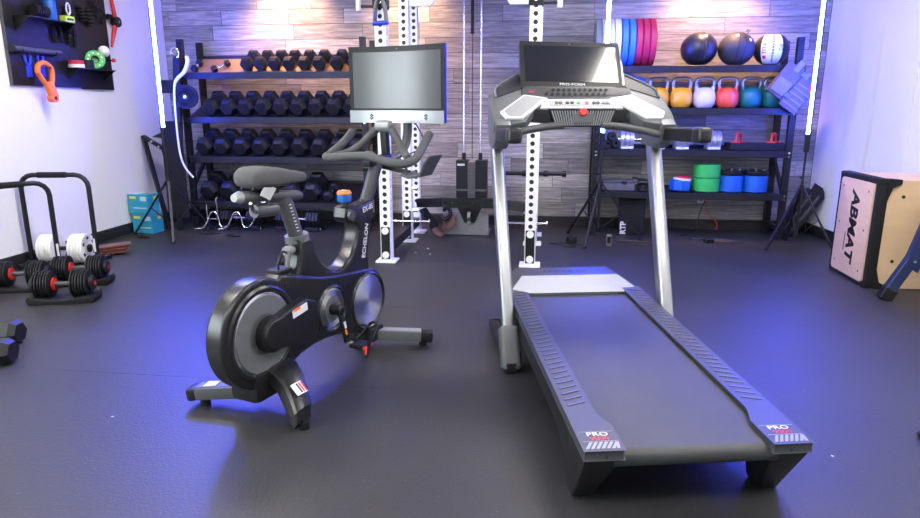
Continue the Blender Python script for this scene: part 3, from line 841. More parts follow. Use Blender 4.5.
obj('leather_end', G().tube([(0.13, -0.10, 0.12), (0.17, -0.13, 0.10), (0.21, -0.12, 0.14), (0.20, -0.10, 0.18)], [(0.012, 0.04)] * 4, n=8, smooth=3, flat=(0, -1, 0)), 'leather_brown', t)
# crumbs on the floor before the rig
for k, (x, y) in enumerate(((-1.05, 5.72), (-1.13, 5.55), (-0.99, 5.5))):
    tag(obj('paper_scrap', G().box((0, 0, 0.003), (0.02, 0.014, 0.004), (0, 0.2, k), bev=0.001), 'rope_white', None, (x, y, 0)), 'tiny pale scrap on the floor beside the white rig, %s' % ['farthest of three', 'left of three', 'nearest of three'][k], 'scrap', 'paper scraps')
# ------------------------------------------------------------------ things on the storage rack
RZ = RS
# bumper plates on edge, axis along x
def bumper(x, m, label, thick=0.058, r=0.222, yy=6.76, hub='black_steel'):
    t = thing('bumper_plate', label, 'weight plate', (x, yy, RZ[0] + 0.002), 0, 'bumper plates on the top shelf')
    h = thick / 2
    obj('rubber', G().lathe([(0.03, -h * 0.7), (0.14, -h * 0.7), (0.155, -h), (r - 0.01, -h), (r, -h + 0.008), (r, h - 0.008), (r - 0.01, h), (0.155, h), (0.14, h * 0.7), (0.03, h * 0.7), (0.03, -h * 0.7)], (0, 0, r), (1, 0, 0), n=48), m, t)
    obj('hub', G().lathe([(0.025, -h * 0.72), (0.06, -h * 0.72), (0.06, h * 0.72), (0.025, h * 0.72), (0.025, -h * 0.72)], (0, 0, r), (1, 0, 0), n=20), 'chrome', t)
px = [602.5, 609, 615, 621.5, 628.5, 635.5, 642.2, 649, 655.5]
mm = ['plate_grey', 'plate_white', 'plate_white', 'plate_white', 'plate_blue', 'plate_blue', 'plate_red', 'plate_red', 'plate_red']
ll = ['slate grey bumper plate at the left end of the row on the top shelf', 'white bumper plate next to the grey one', 'middle white bumper plate on the top shelf', 'white bumper plate next to the blue ones', 'blue bumper plate next to the white ones', 'blue bumper plate next to the red ones', 'red bumper plate next to the blue ones', 'red bumper plate in the middle of the three red ones', 'red bumper plate at the right end of the row']
for u, m, l in zip(px, mm, ll):
    bumper(xs_at([u - 5], RZ[0] + 0.22, 6.76)[0], m, l)
def med_ball(x, r, kind, label):
    t = thing('medicine_ball', label, 'medicine ball', (x, 6.74, RZ[0] + 0.001), 0)
    m = {'gloss': 'ball_black', 'matte': 'ball_matte', 'white': 'ball_black'}[kind]
    g = G()
    sq = 0.93
    g.sphere((0, 0, r * sq), r, 32, 20, 0, (1, 1, sq))
    obj('shell', g, m, t)
    def on(a, e, k=1.004): return (r * k * math.cos(R(e)) * math.sin(R(a)), -r * k * math.cos(R(e)) * math.cos(R(a)), r * sq + r * k * sq * math.sin(R(e)))
    for a0 in ((-8, 14) if kind != 'white' else ()):
        obj('seam', G().tube([on(a0 + 0.15 * e, e) for e in range(-70, 80, 10)], 0.0022, n=6), 'cloth_black', t)
    for k in range(13):
        e = -40 + k * 5
        if kind == 'gloss':
            obj('stitch', G().tube([on(8, e), on(13, e + 3)], 0.002, n=5), 'vest_strap', t)
    if kind == 'white':
        # pale panel patch wrapped on the front
        gp = G(); v = []; f = []
        A = [-50 + 70 * i / 12 for i in range(13)]; E_ = [-62 + 124 * j / 12 for j in range(13)]
        for e in E_:
            for a in A: v.append(on(-15 + (a + 15) / max(0.6, math.cos(R(e)) ** 0.5), e, 1.008))
        for j in range(12):
            for i in range(12): f.append((j * 13 + i, j * 13 + i + 1, (j + 1) * 13 + i + 1, (j + 1) * 13 + i))
        obj('white_panel', gp.add(v, f), 'ball_white', t)
        for k in range(11):
            e = -50 + k * 10
            s_ = obj('cross_stitch', G().tube([on(-14, e, 1.015), on(-8, e + 7, 1.015)], 0.0025, n=5).tube([on(-8, e, 1.015), on(-14, e + 7, 1.015)], 0.0025, n=5), 'cloth_black', t)
        text('ball_print', 'TITAN', 0.05, 'black_steel', t, on(-38, 8, 1.03), (R(90), R(-90), R(-38)))
        for k in range(3):
            obj('ball_print_bar', G().tube([on(9 + 5 * k, -8, 1.012), on(9 + 5 * k, 14, 1.012)], 0.003, n=5), 'mid_grey', t)
        obj('ball_logo', G().cyl(on(-40, -30, 1.0), on(-40, -30, 1.02), 0.018, n=6), 'magenta', t)
    if kind == 'matte':
        text('ball_print', 'ROGUE', 0.05, 'black_steel', t, on(10, 38, 1.02), (R(50), R(-55), R(10)))
        for a, e in ((-14, 48), (38, 28)):
            obj('ball_print_patch', G().cyl(on(a, e, 0.99), on(a, e, 1.012), 0.018, n=4), 'rope_white', t)
    if kind == 'gloss':
        obj('ball_print_patch', G().cyl(on(14, 44, 0.99), on(14, 44, 1.012), 0.022, n=4), 'rope_white', t)
    return t
med_ball(xs_at([699], 1.82, 6.74)[0], 0.169, 'gloss', 'shiny black stitched medicine ball beside the bumper plates')
med_ball(xs_at([736.5], 1.82, 6.74)[0], 0.166, 'matte', 'matte charcoal medicine ball in the middle of the top shelf')
med_ball(xs_at([771.5], 1.82, 6.74)[0], 0.159, 'white', 'black medicine ball with a white cross-stitched front panel')

def kettlebell(x, m, label, hm='silver_paint'):
    t = thing('kettlebell', label, 'kettlebell', (x, 6.72, RZ[1] + 0.001), 0, 'kettlebells on the second shelf')
    obj('bell', G().lathe([(0.0, 0), (0.070, 0), (0.082, 0.008), (0.100, 0.045), (0.107, 0.09), (0.100, 0.135), (0.082, 0.168), (0.05, 0.188), (0.0, 0.194)], (0, 0, 0), (0, 0, 1), n=28), m, t)
    obj('horn', G().tube([(-0.068, 0, 0.150), (-0.078, 0, 0.20)], [0.022, 0.018], n=12), m, t)
    obj('horn', G().tube([(0.068, 0, 0.150), (0.078, 0, 0.20)], [0.022, 0.018], n=12), m, t)
    obj('handle', G().tube([(-0.078, 0, 0.195), (-0.083, 0, 0.235), (-0.066, 0, 0.268), (0, 0, 0.276), (0.066, 0, 0.268), (0.083, 0, 0.235), (0.078, 0, 0.195)], 0.0165, n=12, smooth=4), hm, t)
kl = ['blue kettlebell at the left end, half behind the treadmill console', 'yellow kettlebell next to the blue one', 'yellow kettlebell next to the white one', 'pale pinkish white kettlebell in the row', 'orange red kettlebell in the row', 'dark green kettlebell next to the red one', 'dark green kettlebell at the right end beside the vest']
for u, m, l in zip([635, 658, 681, 704, 727, 750.5, 773], ['kb_blue', 'kb_yellow', 'kb_yellow', 'kb_white', 'kb_red', 'kb_green', 'kb_green'], kl):
    kettlebell(xs_at([u], RZ[1] + 0.1, 6.72)[0], m, l, {'kb_blue': 'kb_blue'}.get(m, 'silver_paint'))

def pipe_dumbbell(x, label):
    t = thing('loadable_dumbbell', label, 'dumbbell', (x, 6.70, RZ[2] + 0.001), R(3), 'adjustable dumbbells on the third shelf')
    for sx in (-1, 1):
        g = G()
        for q in range(3):
            g.lathe([(0.03, 0), (0.085, 0.002), (0.088, 0.006), (0.088, 0.038), (0.085, 0.042), (0.03, 0.044)], (sx * (0.085 + 0.044 * q) - (0.044 if sx < 0 else 0), 0, 0.09), (1, 0, 0), n=24)
        obj('plates', g, 'pipe_grey', t)
        obj('end_nut', G().cyl((sx * 0.215, 0, 0.09), (sx * 0.235, 0, 0.09), 0.03, n=12), 'chrome', t)
        obj('cradle', G().box((sx * 0.15, 0, 0.012), (0.12, 0.15, 0.022), bev=0.004), 'white_plastic', t)
    obj('handle', G().cyl((-0.09, 0, 0.09), (0.09, 0, 0.09), 0.018, n=14), 'chrome', t)
pipe_dumbbell(xs_at([642], RZ[2] + 0.09, 6.7)[0], 'grey adjustable dumbbell at the left end of the third shelf')
pipe_dumbbell(xs_at([697], RZ[2] + 0.09, 6.7)[0], 'grey adjustable dumbbell behind the right treadmill grip')
t = thing('hub_cluster', 'small black spin-lock collars and bolts at the left end of the third shelf', 'weight collar', (xs_at([612], RZ[2], 6.68)[0], 6.68, RZ[2]))
for k, (a, b) in enumerate(((-0.05, 0.05), (0.03, 0.055), (-0.01, 0.12))):
    obj('collar', G().lathe([(0.014, -0.02), (0.045, -0.02), (0.05, 0), (0.045, 0.02), (0.014, 0.02), (0.014, -0.02)], (a, 0, b), (0.4, -0.9, 0.1), n=14), 'black_steel', t)
px0, px1 = xs_at([728, 786], RZ[2] + 0.03, 6.68)
t = thing('foam_pad', 'flat black foam pad at the right end of the third shelf', 'pad', ((px0 + px1) / 2, 6.72, RZ[2] + 0.001))
obj('pad', G().box((0, 0, 0.032), (px1 - px0, 0.26, 0.064), bev=0.012, seg=2), 'cloth_black', t)
for u, lab in ((739, 'red push-up handle on the left of the black foam pad'), (774, 'red push-up handle on the right of the black foam pad')):
    x = xs_at([u], RZ[2] + 0.1, 6.68)[0]
    t = thing('pushup_handle', lab, 'push-up bar', (x, 6.69, RZ[2] + 0.066), R(-35), 'red push-up handles')
    obj('grip', G().tube([(0, -0.05, 0.075), (0, 0, 0.085), (0, 0.05, 0.075)], [0.014, 0.017, 0.014], n=10, smooth=3), 'red_plastic', t)
    for sy in (-1, 1):
        obj('upright', G().bar((0, sy * 0.05, 0.08), (0, sy * 0.065, 0.012), 0.022, 0.016, up=(1, 0, 0), bev=0.003), 'red_plastic', t)
        obj('foot', G().box((0, sy * 0.065, 0.008), (0.085, 0.03, 0.016), bev=0.004), 'red_plastic', t)
# fourth shelf
def drum(u, w, h, body, lid, label, bands=1, knobs=False):
    x = xs_at([u], RZ[3] + 0.1, 6.68)[0]
    r = w / 2
    t = thing('weight_drum', label, 'weight drum', (x, 6.70, RZ[3] + 0.001))
    hh = h / bands
    for b in range(bands):
        obj('drum', G().lathe([(0, 0.001), (r - 0.008, 0.001), (r, 0.01), (r, hh - 0.012), (r - 0.008, hh - 0.003), (0, hh - 0.003)], (0, 0, b * hh), (0, 0, 1), n=32), body, t)
    if lid:
        ld = obj('lid', G().lathe([(0, h), (r - 0.004, h), (r, h + 0.008), (r, h + 0.04), (r - 0.01, h + 0.048), (0, h + 0.048)], (0, 0, 0), (0, 0, 1), n=32), 'black_plastic', t)
        for k in range(6):
            a = R(60 * k + 15)
            obj('lid_knob', G().cyl((r * 0.72 * math.cos(a), r * 0.72 * math.sin(a), h + 0.047), (r * 0.72 * math.cos(a), r * 0.72 * math.sin(a), h + 0.062), 0.014, n=10), 'mid_grey', ld)
    else:
        obj('cap', G().cyl((0, 0, h - 0.004), (0, 0, h + 0.012), 0.03, n=14), 'mid_grey', t)
    return t
drum(706.5, 0.255, 0.272, 'green_plastic', False, 'two-tier bright green weight drum on the lowest shelf', 2)
drum(731, 0.232, 0.165, 'bright_blue', True, 'blue weight drum with black lid next to the green drum')
drum(755.5, 0.232, 0.165, 'bright_blue', True, 'blue weight drum with black lid at the right end of the lowest shelf')
x = xs_at([681], RZ[3] + 0.06, 6.66)[0]
t = thing('blue_weight', 'squat blue weight on a black base dish, left of the green drum', 'weight', (x, 6.66, RZ[3]))
obj('base_dish', G().lathe([(0, 0.001), (0.115, 0.001), (0.125, 0.014), (0.11, 0.016), (0, 0.016)], (0.015, 0, 0), (0, 0, 1), n=28), 'black_plastic', t)
obj('body', G().lathe([(0, 0.016), (0.100, 0.016), (0.105, 0.024), (0.105, 0.105), (0.098, 0.113), (0, 0.113)], (-0.01, 0, 0), (0, 0, 1), n=8), 'bright_blue', t, ang=25)
t = thing('tape_roll', 'red and white tape roll lying on the squat blue weight', 'tape', (x + 0.01, 6.65, RZ[3] + 0.114), (0, R(4), 0))
obj('white_roll', G().lathe([(0.04, 0), (0.085, 0), (0.085, 0.018), (0.04, 0.018), (0.04, 0)], (-0.005, 0, 0), (0, 0, 1), n=24), 'white_plastic', t)
obj('red_roll', G().lathe([(0.035, 0.018), (0.062, 0.018), (0.062, 0.036), (0.035, 0.036), (0.035, 0.018)], (0.01, 0, 0), (0, 0, 1), n=24), 'plate_red', t)
x0, x1 = xs_at([602, 634], RZ[3] + 0.05, 6.66)
t = thing('parts_tray', 'smoky clear plastic tray at the left end of the lowest shelf', 'tray', ((x0 + x1) / 2, 6.68, RZ[3] + 0.001))
obj('tray', G().box((0, 0, 0.045), (x1 - x0, 0.22, 0.09), bev=0.012), 'tray_clear', t)
obj('tray_lid', G().box((0, 0, 0.094), (x1 - x0 + 0.012, 0.232, 0.012), bev=0.004), 'tray_clear', t)
obj('latch', G().box((0.05, -0.114, 0.085), (0.05, 0.012, 0.03), bev=0.003), 'black_plastic', t)
t = thing('roller_bracket', 'black metal roller bracket beside the clear tray', 'bracket', (xs_at([648], RZ[3] + .05, 6.66)[0], 6.66, RZ[3] + 0.001))
obj('bracket_base', G().box((0, 0, 0.01), (0.16, 0.14, 0.02), bev=0.003), 'black_steel', t)
for sx in (-1, 1):
    obj('bracket_arm', G().bar((sx * 0.05, 0, 0.02), (sx * 0.03, 0, 0.12), 0.03, 0.03), 'black_steel', t)
obj('roller', G().cyl((-0.10, 0, 0.08), (0.09, 0, 0.08), 0.026, n=14), 'black_plastic', t)
obj('handle_rod', G().cyl((-0.16, -0.02, 0.13), (0.02, 0, 0.10), 0.011, n=8), 'black_steel', t)

# weight vest hanging on the right rack post
t = thing('weight_vest', 'purplish grey weight vest hanging askew on the right post of the storage rack', 'weight vest', (2.215, 6.47, 1.43), (0, R(36), R(-8)))
t.scale = (0.86, 0.86, 0.86)
obj('front_panel', G().box((-0.115, 0, 0.01), (0.20, 0.05, 0.36), bev=0.018, seg=2), 'vest_cloth', t)
obj('back_panel', G().box((0.085, -0.015, -0.02), (0.21, 0.05, 0.38), bev=0.018, seg=2), 'vest_cloth', t)
for k in range(5):
    obj('webbing', G().box((0.085, -0.044, -0.16 + 0.055 * k), (0.19, 0.008, 0.020), bev=0.002), 'vest_strap', t)
obj('pouch', G().box((-0.115, -0.035, -0.06), (0.16, 0.035, 0.16), bev=0.012, seg=2), 'vest_strap', t)
obj('shoulder_strap', G().box((-0.10, -0.02, 0.19), (0.07, 0.04, 0.14), bev=0.012), 'vest_strap', t)
obj('shoulder_strap', G().box((0.02, -0.03, 0.16), (0.06, 0.05, 0.09), bev=0.012), 'vest_strap', t)
obj('buckle', G().box((-0.01, -0.05, -0.10), (0.07, 0.02, 0.05), bev=0.006), 'mid_grey', t)
obj('buckle', G().box((-0.015, -0.05, 0.15), (0.05, 0.02, 0.05), bev=0.006), 'mid_grey', t)
obj('patch', G().box((0.135, -0.045, 0.10), (0.05, 0.006, 0.075), bev=0.002), 'magenta', t)
# sandbag hanging under the lowest shelf
t = thing('training_bag', 'flat black training bag standing under the lowest shelf, white letters on it', 'bag', (xs_at([633], 0.2, 6.56)[0], 6.66, 0))
obj('bag', G().box((0, 0, 0.205), (0.26, 0.10, 0.405), bev=0.02, seg=2), 'cloth_black', t)
text('bag_print', 'RTP', 0.075, 'rope_white', t, (-0.085, -0.0525, 0.075), (R(90), R(-90), 0), bold=0.003)
# wall outlet and cords
t = thing('wall_outlet', 'white wall outlet low on the plank wall under the storage rack', 'outlet', (1.62, YB - 0.006, 0.335))
obj('cover_plate', G().box((0, 0, 0), (0.07, 0.008, 0.115), bev=0.003), 'white_plastic', t)
for zz in (-0.022, 0.022):
    obj('socket', G().box((0, -0.005, zz), (0.034, 0.004, 0.028), bev=0.001), 'light_grey', t)
obj('plug', G().box((0.02, -0.03, 0.02), (0.035, 0.05, 0.03), bev=0.006), 'black_plastic', t)
def cord(pts, r, m, label, cat='cord'):
    tag(obj('extension_cord', G().tube(pts, r, n=6, smooth=5), m), label, cat)
cord([(1.64, 6.99, 0.355), (1.66, 6.96, 0.22), (1.70, 6.93, 0.16), (1.76, 6.9, 0.10), (1.75, 6.85, 0.03)], 0.005, 'red_plastic', 'thin red cord hanging from the wall outlet')
cord([(1.64, 6.96, 0.32), (1.60, 6.95, 0.20), (1.57, 6.93, 0.06), (1.50, 6.80, 0.008), (1.35, 6.62, 0.008)], 0.005, 'cable_black', 'black cord running from the wall outlet down to the floor')
tag(obj('cord_plug', G().tube([(0, 0, 0.012), (0.03, -0.03, 0.012), (0.07, -0.05, 0.012)], [0.008, 0.012, 0.007], n=8), 'red_plastic', None, (1.09, 6.60, 0)), 'short red plug end lying on the floor under the storage rack', 'plug')
rr = random.Random(11)
def tangle(cx, cy, sx, sy, n, label, r=0.005):
    pts = []
    for k in range(n):
        a = k * 1.25
        pts.append((cx + sx * math.cos(a) * rr.uniform(0.4, 1), cy + sy * math.sin(a * 0.9) * rr.uniform(0.4, 1), r + 0.001 + 0.002 * (k % 4)))
    tag(obj('cable_tangle', G().tube(pts, r, n=5, smooth=5), 'cable_black'), label, 'cable')
tangle(1.68, 6.42, 0.30, 0.11, 18, 'tangled black cables on the floor under the kettlebell rack')
tangle(0.85, 6.20, 0.22, 0.12, 9, 'loose black cable on the floor beside the middle light stand')
tangle(0.20, 6.02, 0.20, 0.10, 7, 'loop of thin black cable on the floor left of the middle light stand')
tangle(-3.42, 6.12, 0.18, 0.07, 12, 'tangled black cables on the floor beside the left light stand')
tangle(-1.95, 6.32, 0.22, 0.10, 7, 'thin black cable on the floor at the right end of the dumbbell rack')
tag(obj('adapter', G().box((0, 0, 0.022), (0.09, 0.06, 0.042), (0, 0, 0.3), bev=0.006), 'black_plastic', None, (1.56, 6.33, 0)), 'black power adapter on the floor among the cables', 'adapter')
t = thing('small_adapter', 'small grey power adapter standing on the floor by the middle light stand', 'adapter', (0.60, 6.06, 0))
obj('body', G().box((0, 0, 0.055), (0.05, 0.035, 0.11), bev=0.006), 'mid_grey', t)
obj('front_face', G().box((0, -0.018, 0.06), (0.03, 0.004, 0.06)), 'black_plastic', t)
tag(obj('round_weight', G().lathe([(0, 0), (0.045, 0.0), (0.055, 0.03), (0.045, 0.075), (0.02, 0.09), (0, 0.09)], (0, 0, 0), (0, 0, 1), n=16), 'black_plastic', None, (0.26, 6.13, 0)), 'small black bulb on the floor left of the middle light stand', 'bulb')
tag(obj('rubber_scrap', G().tube([(-0.06, 0, 0.008), (-0.02, 0.02, 0.012), (0.02, -0.01, 0.010), (0.06, 0.01, 0.008)], [0.012, 0.016, 0.013, 0.010], n=6, smooth=3), 'cloth_black', None, (-3.92, 5.83, 0)), 'small dark rubber scrap on the floor in front of the cartons', 'scrap')
tag(obj('rubber_scrap', G().tube([(-0.07, 0, 0.008), (-0.03, 0.02, 0.014), (0.02, -0.01, 0.012), (0.07, 0.01, 0.008)], [0.012, 0.018, 0.015, 0.010], n=6, smooth=3), 'cloth_black', None, (-3.08, 6.02, 0)), 'small dark rubber scrap on the floor in front of the dumbbell rack', 'scrap')
# black folded ramp leaning at the right wall
t = thing('folded_ramp', 'black folded bench board leaning against the wall behind the right light stand', 'bench board', (2.37, 6.80, 0), (0, R(32), 0))
obj('board', G().box((0, 0, 0.27), (0.15, 0.16, 0.50), bev=0.008), 'black_steel', t)
obj('hook_plate', G().prism([(-0.075, 0.50), (0.075, 0.50), (0.04, 0.55), (0.0, 0.58), (-0.09, 0.58)], -0.085, -0.065, 'y'), 'black_steel', t)
obj('rib', G().box((0.02, -0.085, 0.27), (0.02, 0.012, 0.46)), 'grey_plastic', t)
obj('rib', G().box((-0.05, -0.085, 0.27), (0.012, 0.012, 0.40)), 'grey_plastic', t)

# ------------------------------------------------------------------ plywood jump box and bench leg at the right
t = thing('jump_box', 'plywood jump box with a black padded front face lettered ABMAT', 'jump box', (2.30, 4.84, 0), 0)
bx_w, bx_h, bx_d = 0.56, 0.775, 0.508
obj('plywood_side', G().box((0.03 + (0.508 - 0.03) / 2, 0.006, bx_h / 2), (0.478, 0.012, bx_h - 0.012)), 'birch_ply', t)
obj('plywood_side', G().box((0.03 + (0.508 - 0.03) / 2, 0.59 - 0.006, bx_h / 2), (0.478, 0.012, bx_h - 0.012)), 'birch_ply', t)
obj('plywood_top', G().box((0.27, 0.295, bx_h - 0.008), (0.478, 0.586, 0.012)), 'birch_ply', t)
obj('plywood_back', G().box((0.502, 0.295, bx_h / 2), (0.012, 0.586, bx_h - 0.012)), 'birch_ply', t)
obj('plywood_bottom', G().box((0.27, 0.295, 0.008), (0.478, 0.58, 0.012)), 'birch_ply', t)
gf = G()
for a, b in (((0, 0.005), (0, bx_h - 0.003)), ((0.59, 0.005), (0.59, bx_h - 0.003))):
    gf.box((0.022, a[0] + (0.012 if a[0] == 0 else -0.012), bx_h / 2), (0.075, 0.045, bx_h), bev=0.016, seg=2)
gf.box((0.022, 0.295, 0.022), (0.075, 0.60, 0.044), bev=0.016, seg=2)
gf.box((0.022, 0.295, bx_h - 0.012), (0.075, 0.62, 0.044), bev=0.016, seg=2)
obj('padded_frame', gf, 'cloth_black', t)
for (yy, zz) in ((0.0, 0.02), (0.0, bx_h - 0.02)):
    obj('frame_corner', G().prism([(0.05, zz - 0.06 if zz < 0.3 else zz + 0.03), (0.13, zz - 0.015 if zz < 0.3 else zz + 0.025), (0.13, zz + 0.0 if zz < 0.3 else zz - 0.005), (0.075, zz + 0.03 if zz < 0.3 else zz - 0.035), (0.05, zz + 0.12 if zz < 0.3 else zz - 0.12)], yy - 0.022, yy + 0.03, 'y') if zz > 0.3 else G().prism([(0.05, 0.002), (0.13, 0.002), (0.13, 0.02), (0.075, 0.05), (0.05, 0.14)], yy - 0.022, yy + 0.03, 'y'), 'cloth_black', t)
fp = obj('front_panel', G().prism([(0.04 + p_[0], 0.03 + p_[1]) for p_ in circ((0.51 - 0.03, 0.715 - 0.03), 0.03, 0, 90, 5) + circ((0.03, 0.715 - 0.03), 0.03, 90, 180, 5) + circ((0.03, 0.03), 0.03, 180, 270, 5) + circ((0.51 - 0.03, 0.03), 0.03, 270, 360, 5)], -0.022, 0.02, 'x', bev=0.002), 'pink_ply', t)
for yy in (0.10, 0.50):
    for zz in (0.10, 0.40, 0.68):
        obj('screw_hole', G().cyl((-0.0225, yy, zz), (-0.018, yy, zz), 0.009, n=10), 'black_steel', fp)
for (xx, zz) in ((0.16, 0.66), (0.15, 0.20)):
    obj('bolt_head', G().cyl((xx, -0.003, zz), (xx, 0.004, zz), 0.012, n=10), 'black_steel', t)
# lettering runs downwards: text +x -> world -z, text +y -> world -y... built on the face that looks to -x
Mt = Matrix(((0, 0, -1), (0, -1, 0), (-1, 0, 0)))
text('box_lettering', 'ABMAT', 0.165, 'black_steel', t, (-0.0226, 0.285, 0.40), Mt, bold=0.006, sx=0.98, shear=0.15)
obj('box_small_print', G().box((-0.0226, 0.375, 0.27), (0.001, 0.012, 0.14)), 'leather_brown', t)
# bench leg at the right edge
t = thing('bench_leg', 'black steel bench leg at the right edge in front of the jump box', 'bench', (2.305, 4.56, 0), R(-8))
obj('leg_tube', G().bar((0.0, 0, 0.04), (0.15, 0, 0.36), 0.07, 0.07, bev=0.008), 'navy_steel', t)
obj('rubber_foot', G().bar((-0.016, 0, 0.0), (0.022, 0, 0.085), 0.085, 0.085, bev=0.01), 'black_plastic', t)
gp = G().prism([(0.075, 0.245), (0.15, 0.20), (0.18, 0.30), (0.28, 0.36), (0.55, 0.36), (0.55, 0.62), (0.30, 0.62), (0.19, 0.58), (0.15, 0.56)], -0.04, 0.04, 'y', bev=0.006)
obj('gusset', gp, 'navy_steel', t)
for q in ((0.19, 0.53), (0.18, 0.42), (0.12, 0.28)):
    obj('bolt', G().cyl((q[0], -0.052, q[1]), (q[0], -0.04, q[1]), 0.010, n=8), 'chrome', t)
obj('knob', G().cyl((0.20, -0.10, 0.345), (0.20, -0.04, 0.345), 0.028, n=14), 'black_plastic', t)
obj('seat_pad', G().box((0.38, 0.0, 0.655), (0.36, 0.25, 0.07), bev=0.02, seg=2), 'cloth_black', t)
obj('rear_leg', G().bar((0.46, 0, 0.40), (0.53, 0, 0.0), 0.06, 0.06), 'navy_steel', t)
# ------------------------------------------------------------------ pegboard on the left wall
def wall_pt(u, v, X=-4.19):
    P, YW = R(13.33), R(7.5)
    fw = Vector((-math.sin(YW) * math.cos(P), math.cos(YW) * math.cos(P), -math.sin(P)))
    ri = Vector((math.cos(YW), math.sin(YW), 0)); up = ri.cross(fw)
    d = fw + ri * ((u - 460) / 650) + up * (-(v - 259) / 650)
    k = X / d.x
    return (d.y * k, 1.28 + d.z * k)
XW = XL
pb = thing('pegboard', 'black perforated pegboard panels on the left wall with hanging gear', 'pegboard', (XW + 0.003, 4.81, 1.433))
def pl(u, v, out):          # point in the board's frame
    y, z_ = wall_pt(u, v, XW + out)
    return Vector((out, y - 4.81, z_ - 1.433))
for (a, b, z0) in ((0.0, 0.80, 0.0), (0.803, 1.24, -0.012)):
    pn = obj('panel', G().box((0.012, (a + b) / 2, 0.55 + z0 / 2), (0.018, b - a, 1.10 - z0), bev=0.002), 'black_plastic', pb)
    g = G()
    for i in range(int((b - a) / 0.05)):
        for j in range(22):
            g.box((0.0212, a + 0.03 + i * 0.05, z0 + 0.03 + j * 0.05), (0.001, 0.008, 0.008))
    o = obj('peg_holes', g, 'cable_black', pn); o['kind'] = 'stuff'
obj('edge_strip', G().box((0.012, -0.004, 0.55), (0.026, 0.008, 1.10)), 'grey_plastic', pb)
# shelf with gussets
def ledge(u0, v0, u1, v1, d, nm):
    a = pl(u0, v0, 0.022); b = pl(u1, v1, 0.022)
    zz = (a.z + b.z) / 2
    s_ = obj('ledge', G().box((0.022 + d / 2, (a.y + b.y) / 2, zz), (d, b.y - a.y, 0.008)), 'black_steel', pb)
    for yy in (a.y + 0.01, b.y - 0.01):
        obj('ledge_gusset', G().prism([(0.022, zz), (0.022 + d, zz), (0.022, zz - d * 0.75)], yy - 0.003, yy + 0.003, 'y'), 'black_steel', s_)
    return a, b, zz
a1, b1, z1 = ledge(12, 19, 60, 21, 0.15, '')
a2, b2, z2 = ledge(66, 68, 104, 71, 0.12, '')
gear = lambda name, label, cat, loc: thing(name, label, cat, (XW + loc[0], 4.81 + loc[1], 1.433 + loc[2]))
zl = z1 + 0.005
t = gear('weight_pin', 'stack of small black ridged discs on the upper pegboard ledge', 'weight', (0.10, a1.y + 0.20, zl))
for k in range(6):
    obj('disc', G().cyl((0, -0.06 + 0.024 * k, 0.055), (0, -0.045 + 0.024 * k, 0.055), 0.05, n=18), 'black_plastic', t)
t = gear('blue_sleeve', 'bright blue rolled sleeve standing on the upper pegboard ledge', 'sleeve', (0.09, a1.y + 0.34, zl))
obj('roll', G().lathe([(0.022, 0), (0.045, 0), (0.048, 0.01), (0.048, 0.15), (0.045, 0.16), (0.022, 0.16), (0.022, 0)], (0, 0, 0), (0, 0, 1), n=20), 'bright_blue', t)
t = gear('lime_box', 'small lime yellow printed box on the upper pegboard ledge', 'box', (0.10, a1.y + 0.52, zl))
obj('box', G().box((0, 0, 0.028), (0.06, 0.11, 0.056), bev=0.002), 'lime_print', t)
obj('box_print', G().box((0.0305, 0, 0.028), (0.001, 0.08, 0.018)), 'black_steel', t)
# foam roller bar on two hooks
p = pl(12, 48, 0.06); q = pl(60, 50, 0.06)
t = gear('roller_bar', 'long dark foam bar lying on hooks across the pegboard', 'bar', p)
L = q.y - p.y
obj('bar', G().cyl((0, 0, 0), (0, L, 0), 0.022, n=16), 'grey_plastic', t)
obj('end_disc', G().cyl((0, -0.012, 0), (0, 0.004, 0), 0.030, n=16), 'black_plastic', t)
for yy in (0.08, L - 0.08):
    obj('hook', G().tube([(-0.05, yy, -0.03), (-0.01, yy, -0.03), (0.028, yy, -0.02), (0.03, yy, 0.0)], 0.005, n=6), 'black_steel', t)
# blue forked clips
for k, u in enumerate((28, 40.5)):
    p = pl(u, 62, 0.03)
    t = gear('forked_clip', 'blue forked clip hanging below the foam bar, %s one' % ['left', 'right'][k], 'clip', p)
    obj('fork', G().tube([(0.0, -0.03, 0.05), (0.0, -0.025, 0.0), (0.0, 0.0, -0.025), (0.0, 0.025, 0.0), (0.0, 0.03, 0.05)], 0.011, n=8, smooth=4), 'blue_accent', t)
    obj('tab', G().box((0, 0, -0.075), (0.014, 0.06, 0.09), bev=0.004), 'blue_accent', t)
# hanging chains of beads
def beads(u0, v0, u1, v1, n, r, nm, label, m='black_plastic'):
    p = pl(u0, v0, 0.045); q = pl(u1, v1, 0.045)
    t = gear(nm, label, 'grip', q)
    d = p - q
    obj('cord', G().tube([d, (0, 0, 0)], 0.006, n=6), 'cable_black', t)
    for k in range(n):
        c = d * ((k + 0.5) / n)
        obj('bead', G().lathe([(r * 0.6, -0.42 * d.length / n), (r, -0.2 * d.length / n), (r, 0.2 * d.length / n), (r * 0.6, 0.42 * d.length / n)], c, d, n=10), m, t)
beads(66, 6, 70, 44, 15, 0.022, 'ribbed_rope', 'black ribbed grip rope hanging in the middle of the pegboard, left strand')
beads(72, 10, 76, 48, 15, 0.019, 'ribbed_rope', 'black ribbed grip rope hanging in the middle of the pegboard, right strand')
beads(54, 27, 56, 43, 8, 0.016, 'ribbed_rope', 'short black ribbed grip hanging under the upper ledge, left of two')
beads(60, 26, 62, 43, 8, 0.016, 'ribbed_rope', 'short black ribbed grip hanging under the upper ledge, right of two')
beads(79, 5, 84, 22, 5, 0.034, 'rubber_grip', 'thick black ribbed grip hanging near the top of the pegboard, left of two')
beads(87, 8, 91, 27, 5, 0.034, 'rubber_grip', 'thick black ribbed grip hanging near the top of the pegboard, right of two')
